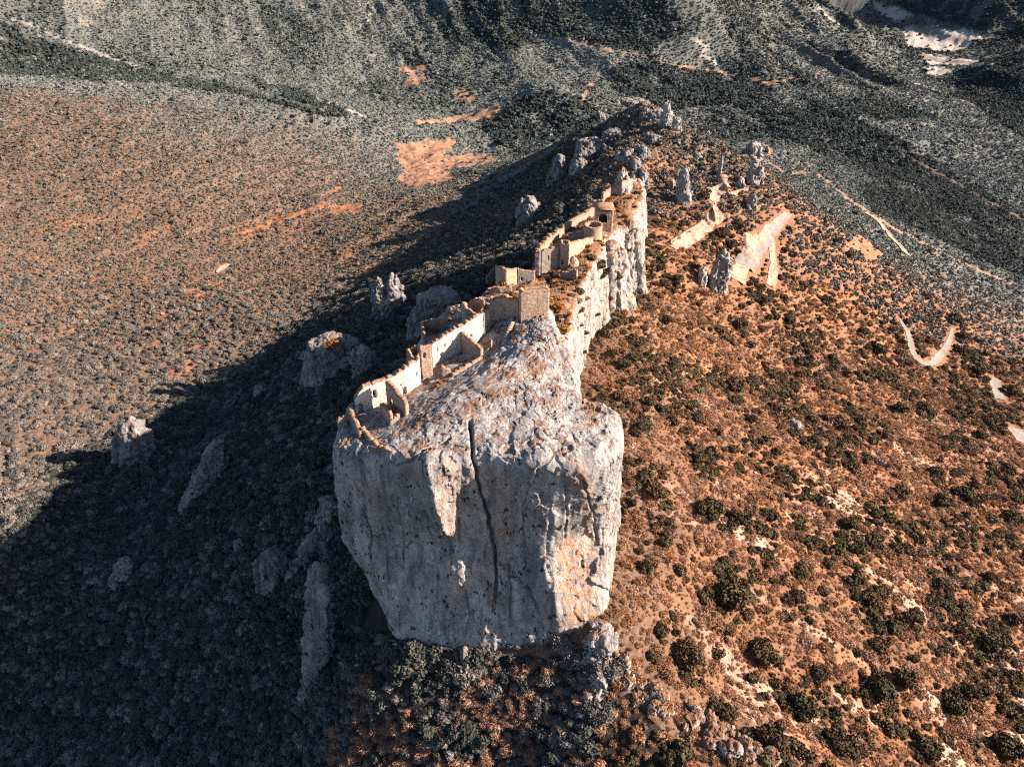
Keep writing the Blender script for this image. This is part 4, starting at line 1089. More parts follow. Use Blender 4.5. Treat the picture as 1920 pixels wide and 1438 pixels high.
def leafcloud(name, mat, n, size, nl, seed, squash=.8, twig=0.0, core=.72, spread=.5, lsize=.5):
    rng = np.random.RandomState(seed)
    lobes = [(0, 0, .45 * squash, .62)]
    for k in range(nl):
        a = 2 * math.pi * (k + rng.rand() * .6) / nl; r = spread * rng.uniform(.7, 1.15)
        lobes.append((r * math.cos(a), r * math.sin(a), squash * rng.uniform(.25, .75), lsize * rng.uniform(.6, 1.05)))
    lb = np.array(lobes); w = lb[:, 3] ** 2; w /= w.sum()
    li = rng.choice(len(lb), n, p=w)
    d = rng.normal(size=(n, 3)); d[:, 2] = np.abs(d[:, 2]) * 1.1 - .35; d /= np.linalg.norm(d, axis=1, keepdims=True)
    rad = lb[li, 3] * rng.uniform(.78, 1.12, n)
    p = lb[li, :3] + d * rad[:, None] * np.array([1, 1, squash])
    dist = np.min(np.where(np.arange(len(lb))[None] == li[:, None], 9, np.linalg.norm(p[:, None] - lb[None, :, :3], axis=2) / lb[None, :, 3]), axis=1)
    keep = dist > .7; p = p[keep]; d = d[keep]; m = len(p)
    nrm = d + rng.normal(size=(m, 3)) * .65; nrm /= np.linalg.norm(nrm, axis=1, keepdims=True)
    t = np.cross(nrm, rng.normal(size=(m, 3))); t /= np.linalg.norm(t, axis=1, keepdims=True); b = np.cross(nrm, t)
    s = size * rng.uniform(.6, 1.3, m)
    asp = np.ones(m) * .8
    tw = rng.rand(m) < twig
    # twigs: long thin slivers pointing outwards
    t[tw] = d[tw] + rng.normal(size=(tw.sum(), 3)) * .25; t[tw] /= np.linalg.norm(t[tw], axis=1, keepdims=True)
    b[tw] = np.cross(t[tw], rng.normal(size=(tw.sum(), 3))); b[tw] /= np.linalg.norm(b[tw], axis=1, keepdims=True)
    asp[tw] = .13; s[tw] *= 1.9
    a1, b1 = t * s[:, None], b * (s * asp)[:, None]
    V = np.stack([p - a1 - b1 * .6, p + a1 - b1, p + a1 * .8 + b1, p - a1 * .9 + b1], 1).reshape(-1, 3)
    F4 = np.arange(len(V)).reshape(-1, 4)
    me = bpy.data.meshes.new(name)
    VV = [V]; FF = [tuple(f) for f in F4]; o = len(V)
    if core > 0:
        for (x, y, z, r) in lobes:
            iv = ICO[0] * (1 + .16 * rng.normal(size=(len(ICO[0]), 1))) * r * core * np.array([1, 1, squash]) + np.array([x, y, z])
            iv[:, 2] = np.maximum(iv[:, 2], -.1)
            VV.append(iv); FF += [tuple(f + o) for f in ICO[1]]; o += len(iv)
    me.from_pydata(np.concatenate(VV).tolist(), [], FF); me.materials.append(mat)
    return me
def meshes(name, mat, cnt, **k):
    s0 = k.pop('seed'); return [leafcloud(name, mat, seed=s0 + i * 11, nl=5 + i % 4, **k) for i in range(cnt)]
M_GREEN = meshes("evergreen_shrub", GREEN, 6, n=520, size=.105, seed=1000)
M_GREY = meshes("grey_shrub", GREY, 4, n=420, size=.11, seed=1200, twig=.4)
M_DRY = meshes("dry_shrub", DRY, 5, n=420, size=.10, seed=1400, twig=.65, core=.55)
M_WOOD = meshes("woodland_shrub", SHADE_GREEN, 5, n=480, size=.11, seed=1100, squash=.95)
M_BARE = meshes("bare_shrub", BARE, 4, n=520, size=.085, seed=1500, twig=.9, core=.45)
M_RUST = meshes("rusty_shrub", RUST, 3, n=420, size=.11, seed=1600, twig=.2)
M_TEAL = meshes("far_tree", TEAL, 4, n=70, size=.27, seed=1800, core=.8)
M_DARKT = meshes("far_pine", DARKT, 3, n=70, size=.27, seed=1900, squash=1.1, core=.8)
M_FDRY = meshes("far_shrub", HILLD, 3, n=60, size=.27, seed=2000, core=.7)
M_FGREY = meshes("far_grey_shrub", GREY, 3, n=60, size=.27, seed=2050, core=.8)

def seen_mask(P, mx=90, my=90):
    px, py, dep = proj(P)
    return (px > -mx * 1.6) & (px < 1920 + mx * 1.6) & (py > -60) & (py < 1438 + my) & (dep > 5)
ROADPTS = [c_ for c_ in ROADS]
GPOLY = [[tuple(p) for p in march([a for a, _ in P_], [b for _, b in P_])[:, :2]] for P_ in
         ([(1388,442),(1418,436),(1445,432),(1432,460),(1405,484),(1390,480)], [(1255,464),(1285,436),(1320,412),(1350,396),(1370,410),(1318,450),(1290,472)], [(1326,374),(1334,348),(1356,340),(1378,352),(1350,374),(1344,400),(1334,398)])]
poly1 = [tuple(p) for p in np.array([t[:2] for t in bot1])]; poly2 = [tuple(p) for p in np.array([t[:2] for t in bot2])]
poly1t = [tuple(p) for p in np.array([t[:2] for t in top1])]; poly2t = [tuple(p) for p in np.array([t[:2] for t in top2])]
def free(x, y):
    m = ~((pin(x, y, poly1) & (y > 152)) | pin(x, y, poly2) | pin(x, y, poly1t) | pin(x, y, poly2t))
    for c_, w_ in ROADPTS:
        lo = c_.min(0) - 8; hi = c_.max(0) + 8
        k = np.where((x > lo[0]) & (x < hi[0]) & (y > lo[1]) & (y < hi[1]) & m)[0]
        if len(k):
            d = np.sqrt(((np.stack([x[k], y[k]], -1)[:, None] - c_[None]) ** 2).sum(-1)) - w_[None]
            m[k[d.min(1) < .9]] = False
    for P_ in GPOLY: m &= ~pin(x, y, P_)
    return m
def jgrid(y0, y1, s, seed):
    rng = np.random.RandomState(seed)
    ys = np.arange(y0, y1, s); out = []
    for y in ys:
        w = 100 + .80 * y + .1 * y; xs = np.arange(-w, w, s)
        out.append(np.stack([xs + rng.uniform(-.5, .5, len(xs)) * s, y + rng.uniform(-.5, .5, len(xs)) * s], -1))
    p = np.concatenate(out)
    z = hraw(p)
    k = seen_mask(np.c_[p, z]); p = p[k]
    k = free(p[:, 0], p[:, 1]); p = p[k]
    z = height(p[:, 0], p[:, 1]); return np.c_[p, z], rng
SETS = {}
def put(kind, P, r, hs, rng):
    SETS.setdefault(kind, []).append(np.c_[P, r, hs, rng.uniform(0, 6.283, len(P))])
def right_of(P): return sstep(-10, 42, P[:, 0] - .05 * P[:, 1])

# near ground: y < 470
P, rng = jgrid(70, 470, 2.5, 1)
so, ro, da, co, ne = cover(P[:, 0], P[:, 1], P[:, 2])
cl = fbm(P[:, :2] / 13.0, 4, 400); cl2 = fbm(P[:, :2] / 34.0, 3, 410)
rt_ = right_of(P); u = rng.rand(len(P)); u2 = rng.rand(len(P))
# right: scattered dark shrubs, many dry ones
dens_g = sstep(-.06, .34, cl * .8 + cl2 * .7) * .85 + .05 + .25 * sstep(330, 470, P[:, 1])
gr = (rt_ > .5) & (u < dens_g * (1 - .8 * ro))
put('green', P[gr], np.exp(rng.normal(.35, .5, gr.sum())).clip(.6, 3.2), rng.uniform(.7, 1.15, gr.sum()), rng)
dr = (rt_ > .5) & ~gr & (u2 < (.62 + .35 * cl2) * (1 - .65 * ro))
put('dry', P[dr], np.exp(rng.normal(.28, .42, dr.sum())).clip(.5, 2.8), rng.uniform(.6, 1.0, dr.sum()), rng)
gy = (rt_ > .5) & ~gr & ~dr & (u2 > .9)
put('bare', P[gy], np.exp(rng.normal(.1, .35, gy.sum())).clip(.5, 2.4), rng.uniform(.7, 1.1, gy.sum()), rng)
# left: dense wood on the shaded side
for k_ in (0, 1):
    if k_: P, rng = jgrid(70, 560, 2.7, 11)
    so, ro, da, co, ne = cover(P[:, 0], P[:, 1], P[:, 2]); u = rng.rand(len(P))
    lf = (right_of(P) <= .5) & ((da > .5) | (u < .35))
    bx, by, _bd = proj(P); bt = lf & pin(bx, by, [(640,1290),(760,1230),(1180,1250),(1400,1500),(600,1500)]) & (rng.rand(len(P)) < .15 + .75 * sstep(-.1, .2, fbm(P[:, :2] / 11.0, 3, 450))); lf = lf & ~bt
    put('bare', P[bt], rng.uniform(.9, 2.4, bt.sum()), rng.uniform(.7, 1.1, bt.sum()), rng)  # sun flecks put into colour: paler shrubs set in patches below the cliff
    a = lf & (u < .46); put('grey', P[a], np.exp(rng.normal(.5, .35, a.sum())).clip(1.0, 3.6), rng.uniform(.7, 1.15, a.sum()), rng)
    b_ = lf & (u >= .46); put('wood', P[b_], np.exp(rng.normal(.5, .4, b_.sum())).clip(1.0, 4.0), rng.uniform(.7, 1.25, b_.sum()), rng)
P, rng = jgrid(80, 480, 4.6, 21)
k = (right_of(P) > .5) & (rng.rand(len(P)) < .20 + .35 * sstep(0, .5, fbm(P[:, :2] / 26.0, 3, 440)))
put('bare', P[k], np.exp(rng.normal(.55, .35, k.sum())).clip(.9, 3.2), rng.uniform(.7, 1.0, k.sum()), rng)
TREES = [(1700,602,9),(1798,602,11),(1806,628,11),(1800,655,10),(1692,640,9),(1740,640,10),(1290,1225,34),(1429,1217,30),(1369,1109,38),(1646,1285,34),(1500,1319,34),(1447,1379,38),(1717,1154,17),(1631,1116,22),(1496,1116,19),(1215,1056,20),(1695,1270,26),(1537,1259,20),(1785,1311,30),
 (1646,1206,22),(1901,1157,18),(1856,1080,15),(1890,1397,30),(1440,1037,15),(1500,1075,13),(1819,1292,22),(1388,605,17),(1572,793,20),(1331,951,32),(1384,969,24),(1230,917,26),(1654,812,16),(1808,924,20),
 (1756,883,16),(1688,763,15),(1733,763,17),(1309,857,17),(1377,722,20),(1647,654,17),(1560,669,11),(1790,594,14),(1767,936,20),(1688,920,16),(1838,815,14),(1898,730,16),(1898,969,20),(1834,691,16),(1523,823,12),(1410,785,12),
 (1353,434,16),(1384,420,15),(1372,458,14),(1472,468,8),(1318,366,13),(1565,452,11),(1592,476,10),(1736,555,10),(1300,500,12),(1270,520,12),(1430,560,12),(1480,600,12),(1250,600,13),(1170,680,15),(1160,740,16),(1200,800,16),(1150,660,12),
 (1590,980,18),(1470,900,14),(1600,870,14),(1700,1030,18),(1850,1200,24),(1560,1380,26),(1740,1400,26),(1360,1330,22),(1240,1180,18),(1760,1090,18),(1640,960,14),(1550,560,11),(1620,620,12),(1500,700,12)]
for (px, py, r) in TREES:
    if r < 11: continue
    g0 = march(px, py + r * .5)[0]; R0 = r * (g0[1] * cp - g0[2] * sp) / FPX; n_ = 7
    an = rng.uniform(0, 6.28, n_); rd = R0 * rng.uniform(.75, 1.35, n_); xy_ = g0[:2] + np.stack([np.cos(an) * rd, np.sin(an) * rd], -1)
    put('green', np.c_[xy_, height(xy_[:, 0], xy_[:, 1])], R0 * rng.uniform(.22, .5, n_), rng.uniform(.7, 1.1, n_), rng)
# thickets at the feet of the crags
for c0 in CRAGS:
    if c0[0] > 1150 or c0[1] - c0[2] < 22: continue
    g0 = march(c0[0], c0[1])[0]; hw_ = c0[3] * (g0[1] * cp - g0[2] * sp) / FPX
    n_ = int(10 + hw_ * 2); xy_ = g0[:2] + np.stack([rng.uniform(-1.6, 1.6, n_) * hw_, rng.uniform(-.9, .15, n_) * max(3, hw_ * .7) - 1], -1)
    P_ = np.c_[xy_, height(xy_[:, 0], xy_[:, 1])]
    put('wood' if c0[1] % 2 else 'grey', P_, rng.uniform(1.4, 3.2, n_), rng.uniform(.8, 1.3, n_), rng)
# small tufts on the sunlit slope
P, rng = jgrid(80, 400, 1.7, 2)
k = (right_of(P) > .5) & (rng.rand(len(P)) < .85)
put('dry', P[k], rng.uniform(.3, .85, k.sum()), rng.uniform(.6, 1.1, k.sum()), rng)
# middle distance
P, rng = jgrid(470, 950, 2.5, 3)
so, ro, da, co, ne = cover(P[:, 0], P[:, 1], P[:, 2])
cl = fbm(P[:, :2] / 20.0, 4, 420); u = rng.rand(len(P)); v = rng.rand(len(P))
field = (so > .93) | (ro > .8)
on_ridge = ((P[:, 1] < 730) & (P[:, 0] > -20) & (P[:, 0] < 190)) | ((P[:, 1] < 620) & (P[:, 0] > 60) & (P[:, 0] < 330))
d_ = np.where(on_ridge, .9, .84 + .3 * cl + .3 * da) * (1 - .35 * so) * np.where(field, .14, 1)
k = u < d_
P = P[k]; co = co[k]; v = v[k]; da = da[k]; rid = on_ridge[k]
warm = v < (1 - co) ; rr = np.exp(rng.normal(.12, .36, len(P))).clip(.7, 3.2) * np.where(rid, 1.3, 1); hh = rng.uniform(.7, 1.1, len(P))
w_ = rng.rand(len(P))
for kind, m in (('far_green', warm & (w_ < .40)), ('far_dry', warm & (w_ >= .40) & (w_ < .72)), ('far_grey', warm & (w_ >= .72)), ('teal', ~warm & (w_ < .88 - .86 * da)), ('pine', ~warm & (w_ >= .88 - .86 * da))):
    put(kind, P[m], rr[m], hh[m], rng)
# far
P, rng = jgrid(950, 1750, 4.1, 4)
so, ro, da, co, ne = cover(P[:, 0], P[:, 1], P[:, 2])
cl = fbm(P[:, :2] / 60.0, 4, 430)
k = rng.rand(len(P)) < (.85 + .3 * cl + .35 * da) * np.where((so > .8) | (ro > .6), .05, 1)
P = P[k]; da = da[k]; rr = np.exp(rng.normal(.6, .3, len(P))).clip(1.0, 3.6) * (1 + .3 * da); v = rng.rand(len(P))
m = v < .06 + .93 * da; put('pine', P[m], rr[m], rng.uniform(.8, 1.2, m.sum()), rng); put('teal', P[~m], rr[~m], rng.uniform(.7, 1.1, (~m).sum()), rng)
P, rng = jgrid(1750, 3000, 7.5, 5)
so, ro, da, co, ne = cover(P[:, 0], P[:, 1], P[:, 2])
k = rng.rand(len(P)) < np.where((so > .8) | (ro > .5), .04, .8); P = P[k]; da = da[k]
v = rng.rand(len(P)) < .1 + .9 * da; rr = rng.uniform(2.6, 4.8, len(P))
put('pine', P[v], rr[v], rng.uniform(.7, 1.1, v.sum()), rng); put('teal', P[~v], rr[~v], rng.uniform(.6, .9, (~v).sum()), rng)

def variants(name, mes):
    c_ = bpy.data.collections.new(name)
    for m in mes:
        o = bpy.data.objects.new(m.name, m); c_.objects.link(o)
    return c_
def gn_scatter(name, mes, D, label, cat, tilt=.0):
    me = bpy.data.meshes.new(name); me.vertices.add(len(D)); me.vertices.foreach_set("co", np.ascontiguousarray(D[:, :3] - np.array([0, 0, .12]) * D[:, 3:4], np.float32).ravel())
    s = me.attributes.new("sc", 'FLOAT_VECTOR', 'POINT'); s.data.foreach_set("vector", np.stack([D[:, 3], D[:, 3] * (1 + .25 * np.sin(D[:, 5] * 3)), D[:, 3] * D[:, 4]], -1).astype(np.float32).ravel())
    r = me.attributes.new("rt", 'FLOAT_VECTOR', 'POINT'); r.data.foreach_set("vector", np.stack([tilt * np.sin(D[:, 5] * 7), tilt * np.cos(D[:, 5] * 5), D[:, 5]], -1).astype(np.float32).ravel())
    ix = me.attributes.new("ix", 'INT', 'POINT'); ix.data.foreach_set("value", (np.arange(len(D)) * 7919 % len(mes)).astype(np.int32))
    o = link(name, me); tag(o, label, cat, None, 'stuff')
    g = bpy.data.node_groups.new(name, 'GeometryNodeTree')
    g.interface.new_socket("Geometry", in_out='INPUT', socket_type='NodeSocketGeometry'); g.interface.new_socket("Geometry", in_out='OUTPUT', socket_type='NodeSocketGeometry')
    n = g.nodes; gi = n.new("NodeGroupInput"); go = n.new("NodeGroupOutput"); ip = n.new("GeometryNodeInstanceOnPoints"); ci = n.new("GeometryNodeCollectionInfo")
    ci.inputs["Collection"].default_value = variants(name, mes); ci.inputs["Separate Children"].default_value = True; ci.inputs["Reset Children"].default_value = True
    def na(nm, t):
        a = n.new("GeometryNodeInputNamedAttribute"); a.data_type = t; a.inputs["Name"].default_value = nm; return a.outputs[0]
    e2 = n.new("FunctionNodeEulerToRotation")
    l = g.links
    l.new(gi.outputs[0], ip.inputs["Points"]); l.new(ci.outputs[0], ip.inputs["Instance"]); ip.inputs["Pick Instance"].default_value = True
    l.new(na("ix", 'INT'), ip.inputs["Instance Index"]); l.new(na("rt", 'FLOAT_VECTOR'), e2.inputs[0]); l.new(e2.outputs[0], ip.inputs["Rotation"]); l.new(na("sc", 'FLOAT_VECTOR'), ip.inputs["Scale"])
    l.new(ip.outputs[0], go.inputs[0])
    md = o.modifiers.new("plants", 'NODES'); md.node_group = g
    return o
MARKS = [(c_[0], (c_[1] + c_[2]) / 2, n_) for c_, n_ in zip(CRAGS, ["sunlit crag", "long leaning slab", "broken crag", "low rock rib", "small boulder", "narrow rock rib", "small rock step", "little grey rock", "blocky crag",
         "narrow shaded crag", "pale boulder", "pointed crag", "rounded crag", "broad crag", "rock pillar", "blocky far crag", "tall lit crag", "wide pale cliff", "shaded small crag", "pointed white crag", "small grey rock", "rock tip",
         "white needle", "tall white crag", "dark rounded rock", "lower rock tower", "upper rock tower", "pale hut boulder", "white round boulder", "summit fin"])] + [
         (1735, 650, "hairpin road"), (1440, 450, "road bend"), (1300, 440, "gravel terrace"), (1868, 730, "road strip"), (1908, 818, "edge road"), (1150, 720, "cliff notch"), (1195, 950, "big cliff's right side"),
         (1240, 1310, "spur boulder"), (1380, 1400, "broken boulder"), (1490, 800, "flat white boulder"), (930, 1230, "foot of the big cliff"), (700, 1190, "cliff's lower left corner"), (625, 900, "cliff's left edge"), (1560, 960, "scree streaks"), (1900, 1420, "lower right corner"), (10, 1420, "lower left corner")]
def where(px, py, y):
    m = min(MARKS, key=lambda t: (t[0] - px) ** 2 + (t[1] - py) ** 2); dx, dy = px - m[0], py - m[1]
    d = math.hypot(dx, dy); rel = ("right of" if dx > 0 else "left of") if abs(dx) > abs(dy) else ("below" if dy > 0 else "above")
    return ("just " if d < 45 else ("well " if d > 150 else "")) + rel + " the " + m[2]
def howbig(r): return "tiny" if r < 1.1 else ("small" if r < 1.7 else ("broad" if r > 2.6 else "middling"))
GROUPN = {'wood': "dark woodland shrubs of the shaded slope", 'bare': "bare pinkish shrubs", 'green': "evergreen shrubs on the slopes", 'dry': "dry brown shrubs on the slopes", 'grey': "grey leafless shrubs on the slopes"}
KIND = {'wood': ("woodland_shrub", "dark blue green shrub", M_WOOD), 'bare': ("bare_shrub", "leafless pinkish shrub", M_BARE), 'green': ("evergreen_shrub", "dark evergreen shrub", M_GREEN), 'dry': ("dry_shrub", "dry reddish shrub", M_DRY), 'grey': ("grey_shrub", "half leafless grey shrub", M_GREY)}
STUFF = {'wood': ("dark_wood", "dense dark wood covering the shaded slope", "woodland"), 'bare': ("bare_scrub", "leafless pinkish brown scrub", "scrub"), 'green': ("evergreen_scrub", "dark evergreen scrub covering the near slopes", "scrub"), 'dry': ("dry_scrub", "reddish dry scrub and tufts on the near slopes", "scrub"),
         'grey': ("grey_scrub", "grey half leafless thicket on the near slopes", "scrub"), 'far_green': ("hill_scrub", "green scrub dotting the opposite hillside", "scrub"),
         'far_dry': ("dry_hill_scrub", "dry reddish scrub dotting the opposite hillside", "scrub"), 'far_grey': ("grey_hill_scrub", "grey brown scrub on the opposite hillside", "scrub"),
         'teal': ("woodland", "blue green open woodland on the far hills", "woodland"), 'pine': ("pine_woodland", "dark pine woodland on the far hills", "woodland")}
MES = {'wood': M_WOOD, 'bare': M_BARE, 'green': M_GREEN, 'dry': M_DRY, 'grey': M_GREY, 'far_green': meshes("hill_shrub", HILLG, 3, n=60, size=.27, seed=2100, core=.8), 'far_dry': M_FDRY, 'far_grey': M_FGREY, 'teal': M_TEAL, 'pine': M_DARKT}
for kind in list(SETS):
    D = np.concatenate(SETS[kind])
    if kind in KIND:
        nm, lab, ms = KIND[kind]
        px, py, dep = proj(D[:, :3]); size = D[:, 3] / dep * ((px > 0) & (px < 1920) & (py > 0) & (py < 1438))
        if kind == 'green':
            pass
        def hid(i):
            p_ = D[i, :3] + np.array([0, 0, D[i, 3] * .6]); L_ = np.linalg.norm(p_)
            return any((r_ := t_.ray_cast(Vector((0, 0, 0)), Vector(p_ / L_)))[0] is not None and r_[3] < L_ - .5 for t_ in ROCKS_BVH)
        od = []
        for i in np.argsort(-size):
            if not hid(i): od.append(i)
            if len(od) == 300: break
        od = np.array(od); rest = np.ones(len(D), bool); rest[od] = False
        for j, i in enumerate(od):
            o = bpy.data.objects.new(nm, ms[j % len(ms)]); COL.objects.link(o)
            o.location = D[i, :3] - np.array([0, 0, .12 * D[i, 3]]); o.rotation_euler = (0, 0, D[i, 5]); o.scale = (D[i, 3], D[i, 3] * (1 + .25 * math.sin(D[i, 5] * 3)), D[i, 3] * D[i, 4])
            tag(o, howbig(D[i, 3]) + " " + lab + " " + where(px[i], py[i], D[i, 1]), "shrub", GROUPN[kind])
        D = D[rest]
    nm, lab, cat = STUFF[kind]
    gn_scatter(nm, MES[kind], D, lab, cat, .12)

# --- larger trees of the sunlit slope: trunk, limbs and crown
def tube(pts, rad, n=7):
    V = []; Fs = []
    for (p, r) in zip(pts, rad):
        for k in range(n): V.append((p[0] + r * math.cos(6.2832 * k / n), p[1] + r * math.sin(6.2832 * k / n), p[2]))
    for i in range(len(pts) - 1):
        for k in range(n): Fs.append((i * n + k, i * n + (k + 1) % n, (i + 1) * n + (k + 1) % n, (i + 1) * n + k))
    return V, Fs
def trunk_mesh(seed):
    r = random.Random(seed); V, Fs = tube([(0, 0, -.25), (.02, .01, .1), (.04, -.02, .35), (.02, .03, .6)], [.085, .07, .055, .03])
    for k in range(5):
        a = 6.28 * k / 5 + r.random(); e = (.45 * math.cos(a), .45 * math.sin(a), .55 + .2 * r.random())
        v, f = tube([(.03, 0, .12 + .05 * k), (e[0] * .5, e[1] * .5, .38), e], [.04, .028, .012], 5); o = len(V); V += v; Fs += [tuple(i + o for i in q_) for q_ in f]
    me = bpy.data.meshes.new("trunk"); me.from_pydata(V, [], Fs); me.materials.append(BARK); return me
TRUNKS = [trunk_mesh(i) for i in range(3)]
CROWNS = [leafcloud("crown", GREEN, 1500, .075, 6 + i % 3, 3000 + i * 7, squash=.8, core=.6, spread=.66, lsize=.46) for i in range(5)]
tr_lab = ["broad dark evergreen tree", "dark evergreen tree with an uneven crown", "leafy evergreen oak"]
tg = march([t[0] for t in TREES], [t[1] + t[2] * .5 for t in TREES])
for i, ((px, py, r), g) in enumerate(zip(TREES, tg)):
    dep = g[1] * cp - g[2] * sp; R = r * dep / FPX * .88
    o = empty("evergreen_tree", g); o.rotation_euler = (0, 0, i * 2.4); o.scale = (R, R, R * 1.05)
    c_ = bpy.data.objects.new("crown", CROWNS[i % 5]); COL.objects.link(c_); c_.parent = o; c_.location = (0, 0, .18)
    t = bpy.data.objects.new("trunk", TRUNKS[i % 3]); COL.objects.link(t); t.parent = o
    big = "large " if r > 24 else ("small " if r < 13 else "")
    tr_lab = ["dark evergreen tree", "uneven evergreen tree", "leafy evergreen oak"]
    tag(o, big + tr_lab[i % 3] + " " + where(px, py, g[1]), "tree", "evergreen trees on the sunlit slope")
# plants on top of the rocks
rid = [(1015,527,7,'r'),(1035,512,8,'r'),(1060,541,8,'r'),(1000,546,6,'r'),(985,549,6,'r'),(1070,556,8,'g'),(1048,562,7,'r'),(1086,566,8,'r'),(1040,503,6,'r'),(965,556,7,'r'),(1025,546,7,'g'),(1090,582,8,'g'),
       (945,562,7,'r'),(1008,536,5,'r'),(1050,530,7,'r'),(1065,520,7,'r'),(1075,535,7,'g'),(1100,560,7,'r'),(800,614,6,'r'),(812,610,7,'r'),(826,608,6,'r'),(845,600,7,'r'),(850,588,6,'r'),(815,622,6,'r'),(828,718,7,'o'),(838,714,6,'o'),(820,724,6,'o'),
       (1122,498,16,'g'),(1110,485,12,'g'),(1138,510,11,'g'),(1128,520,9,'g'),(1150,372,6,'o'),(1140,378,5,'o'),(1160,388,6,'r'),(1172,405,6,'r'),(1090,610,6,'g'),(1100,625,6,'g'),(1095,660,7,'g'),(625,644,14,'r'),(612,650,8,'r'),
       (1140,470,7,'g'),(1160,520,8,'g'),(1145,560,7,'g'),(1120,590,7,'g'),(1180,470,6,'g'),(970,735,5,'o'),(930,812,4,'o'),(1100,765,5,'r'),(690,812,4,'g'),(715,820,3,'g')]
for i, (px, py, r, k) in enumerate(rid):
    g = rays(px, py)
    if g is None: continue
    dep = g[1] * cp - g[2] * sp; R = r * dep / FPX
    nm, ms, lab = {'r': ("rusty_shrub", M_RUST, "rust coloured shrub"), 'o': ("rusty_shrub", M_RUST, "bright orange bush"), 'g': ("rock_shrub", M_GREEN, "dark green shrub")}[k]
    o = bpy.data.objects.new(nm, ms[i % len(ms)]); COL.objects.link(o); o.location = g - np.array([0, 0, .25 * R]); o.rotation_euler = (0, 0, i * 1.7); o.scale = (R, R, R)
    if px < 700: w_ = "on top of the blocky crag" if py < 700 else "at the edge of the left parapet"
    elif px < 870 and py < 640: w_ = "inside the overgrown enclosure"
    elif px < 850: w_ = "at the end of the low brown gabled wall"
    elif px > 1095: w_ = "growing on the sunlit cliff of the far castle"
    elif py > 700: w_ = "on the bare top of the castle rock"
    else: w_ = "on the saddle between the two castles"
    tag(o, lab + " " + w_, "shrub", "shrubs growing on the castle rocks")
# low bushes on the flat top of the ridge
rng = np.random.RandomState(77); cnt = 0
for _ in range(900):
    x, y = rng.uniform(-20, 80), rng.uniform(215, 430)
    if not pin(np.array([x]), np.array([y]), poly2t)[0]: continue
    r_ = ROCKS_BVH[1].ray_cast(Vector((x, y, -60)), Vector((0, 0, -1)))
    if r_[0] is None or abs(r_[1][2]) < .55: continue
    p_ = np.array(r_[0]); R = float(np.exp(rng.normal(.28, .38))); ppx, ppy, _d = proj(p_)
    k = 'r' if rng.rand() < .6 else 'g'
    o = bpy.data.objects.new("rusty_shrub" if k == 'r' else "low_shrub", (M_RUST if k == 'r' else M_GREEN)[cnt % 3]); COL.objects.link(o)
    o.location = p_ - np.array([0, 0, .2 * R]); o.scale = (R, R, R); o.rotation_euler = (0, 0, cnt)
    tag(o, ("rust coloured" if k == 'r' else "dark green") + " low bush on the flat ridge top " + ("behind the square keep" if ppy > 540 else ("below the far castle front" if ppy > 490 else "inside the far castle")), "shrub", "low bushes on the flat ridge top")
    cnt += 1
    if cnt > 230: break
# loose pale stones on the scree
P, rng = jgrid(80, 420, 1.5, 9)
so, ro, da, co, ne = cover(P[:, 0], P[:, 1], P[:, 2])
k = (right_of(P) > .5) & (rng.rand(len(P)) < .03 + .45 * ro)
P = P[k]
iv, if_ = ICO
STM = []
for s in range(3):
    r_ = np.random.RandomState(s); me = bpy.data.meshes.new("stone"); me.from_pydata((iv * (1 + .25 * r_.normal(size=(len(iv), 1))) * np.array([1, .8, .6])).tolist(), [], [tuple(f) for f in if_]); me.materials.append(GRAVEL); STM.append(me)
gn_scatter("scree_stones", STM, np.c_[P, rng.gamma(2., .16, len(P)).clip(.12, 1.1), np.ones(len(P)), rng.uniform(0, 6.28, len(P))], "loose pale scree stones on the sunlit slope", "stones", .5)
# ------------------------------------------------------------------ the walker on the rock
pg = rays(1050, 824)
bpy.ops.object.select_all(action='DESELECT')
def skin_body(name, verts, edges, radii, mat, parent, sub=2):
    me = bpy.data.meshes.new(name); me.from_pydata(verts, edges, [])
    o = bpy.data.objects.new(name, me); COL.objects.link(o); me.materials.append(mat)
    m = o.modifiers.new("skin", 'SKIN'); m.use_smooth_shade = True
    for v, r in zip(me.skin_vertices[0].data, radii): v.radius = r if hasattr(r, '__len__') else (r, r)
    me.skin_vertices[0].data[0].use_root = True
    s = o.modifiers.new("sub", 'SUBSURF'); s.levels = sub; s.render_levels = sub
    if parent: o.parent = parent
    return o
def plain(name, c, r=.8):
    q = N(name); q.col(q.mix(q.noise(9, 3), c, tuple(x * .8 for x in c))); q.b.inputs["Roughness"].default_value = r; return q.m
SKIN = plain("skin", (.55, .33, .25)); PINK = plain("pink_jacket", (.72, .05, .25)); TROU = plain("dark_trousers", (.05, .05, .08)); HAIR = plain("hair", (.06, .035, .02))
bv = [(0,0,.95),(0,0,1.15),(0,0,1.40),(0,0,1.50),(0,-.01,1.60),(0,-.01,1.70),(.10,0,.88),(.13,-.10,.50),(.13,.02,.08),(.13,-.13,.04),(-.10,0,.88),(-.12,.10,.48),(-.12,.22,.10),(-.12,.08,.05),
      (.19,0,1.38),(.27,.02,1.12),(.28,-.10,.88),(-.19,0,1.38),(-.27,-.02,1.12),(-.28,-.14,.90)]
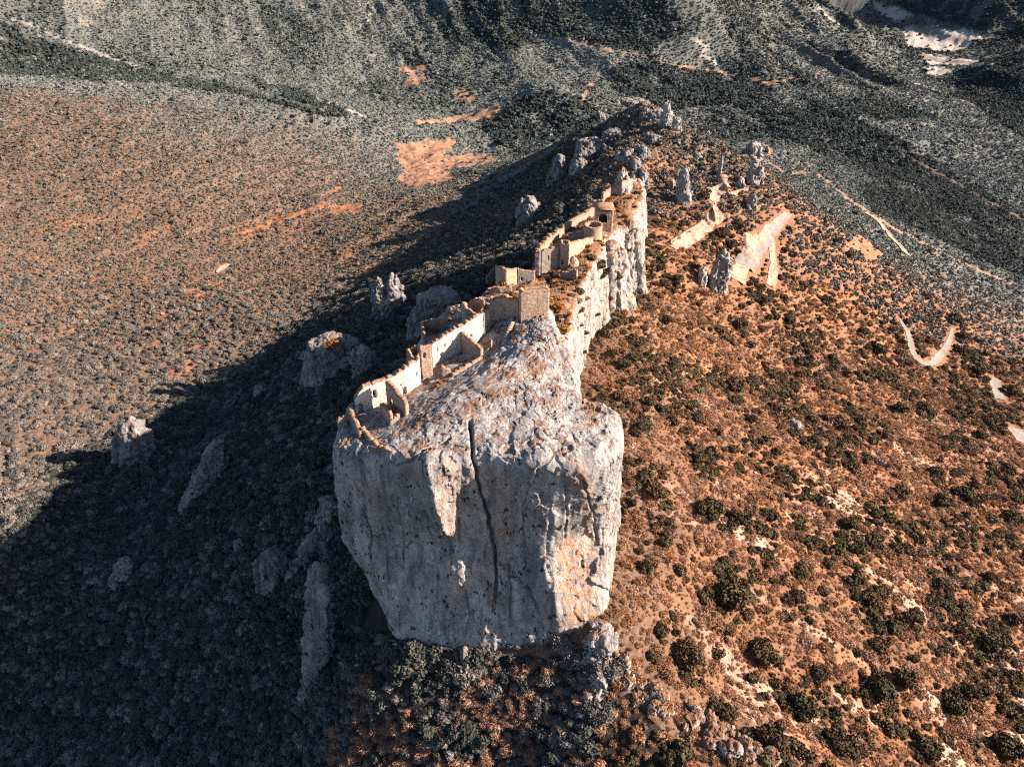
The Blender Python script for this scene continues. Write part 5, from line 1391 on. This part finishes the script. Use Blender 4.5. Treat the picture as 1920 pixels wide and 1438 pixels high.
be = [(0,1),(1,2),(2,3),(3,4),(4,5),(0,6),(6,7),(7,8),(8,9),(0,10),(10,11),(11,12),(12,13),(2,14),(14,15),(15,16),(2,17),(17,18),(18,19)]
br = [.14,.13,.14,.055,.085,.07,.09,.065,.04,.04,.09,.065,.04,.04,.06,.045,.035,.06,.045,.035]
person = skin_body("person", bv, be, br, SKIN, None)
person.location = pg - np.array([0, 0, .1]); person.rotation_euler = (0, 0, .8)
tag(person, "small walker in a bright pink jacket standing on the bare cliff top", "person", None, 'thing')
skin_body("jacket", [(0,0,.93),(0,0,1.15),(0,0,1.40),(0,0,1.48),(.19,0,1.39),(.28,.02,1.12),(.29,-.09,.93),(-.19,0,1.39),(-.28,-.02,1.12),(-.29,-.12,.95)], [(0,1),(1,2),(2,3),(2,4),(4,5),(5,6),(2,7),(7,8),(8,9)],
          [.175,.165,.17,.08,.085,.065,.055,.085,.065,.055], PINK, person)
skin_body("trousers", [(0,0,.93),(.10,0,.86),(.13,-.10,.50),(.13,.015,.12),(-.10,0,.86),(-.12,.10,.48),(-.12,.21,.14)], [(0,1),(1,2),(2,3),(0,4),(4,5),(5,6)], [.16,.115,.085,.065,.115,.085,.065], TROU, person)
skin_body("hair", [(0,.02,1.66),(0,.015,1.74),(0,.07,1.6)], [(0,1),(0,2)], [.098,.085,.06], HAIR, person)


# small sets that would share one label are told apart from left to right
bylab = {}
for o in SC.objects:
    if "label" in o.keys() and o.get("kind") != "stuff": bylab.setdefault(o["label"], []).append(o)
NUMW = {2: ["left", "right"], 3: ["leftmost", "middle", "rightmost"], 4: ["leftmost", "second from left", "second from right", "rightmost"], 5: ["leftmost", "second from left", "middle", "second from right", "rightmost"]}
CNT = {2: "two", 3: "three", 4: "four", 5: "five"}
for lab, os_ in bylab.items():
    if 2 <= len(os_) <= 5:
        os_.sort(key=lambda o: float(proj(np.array(o.location))[0]))
        for o, w_ in zip(os_, NUMW[len(os_)]):
            t_ = lab + ", " + w_ + " of " + CNT[len(os_)]
            if len(t_.split()) <= 16: o["label"] = t_
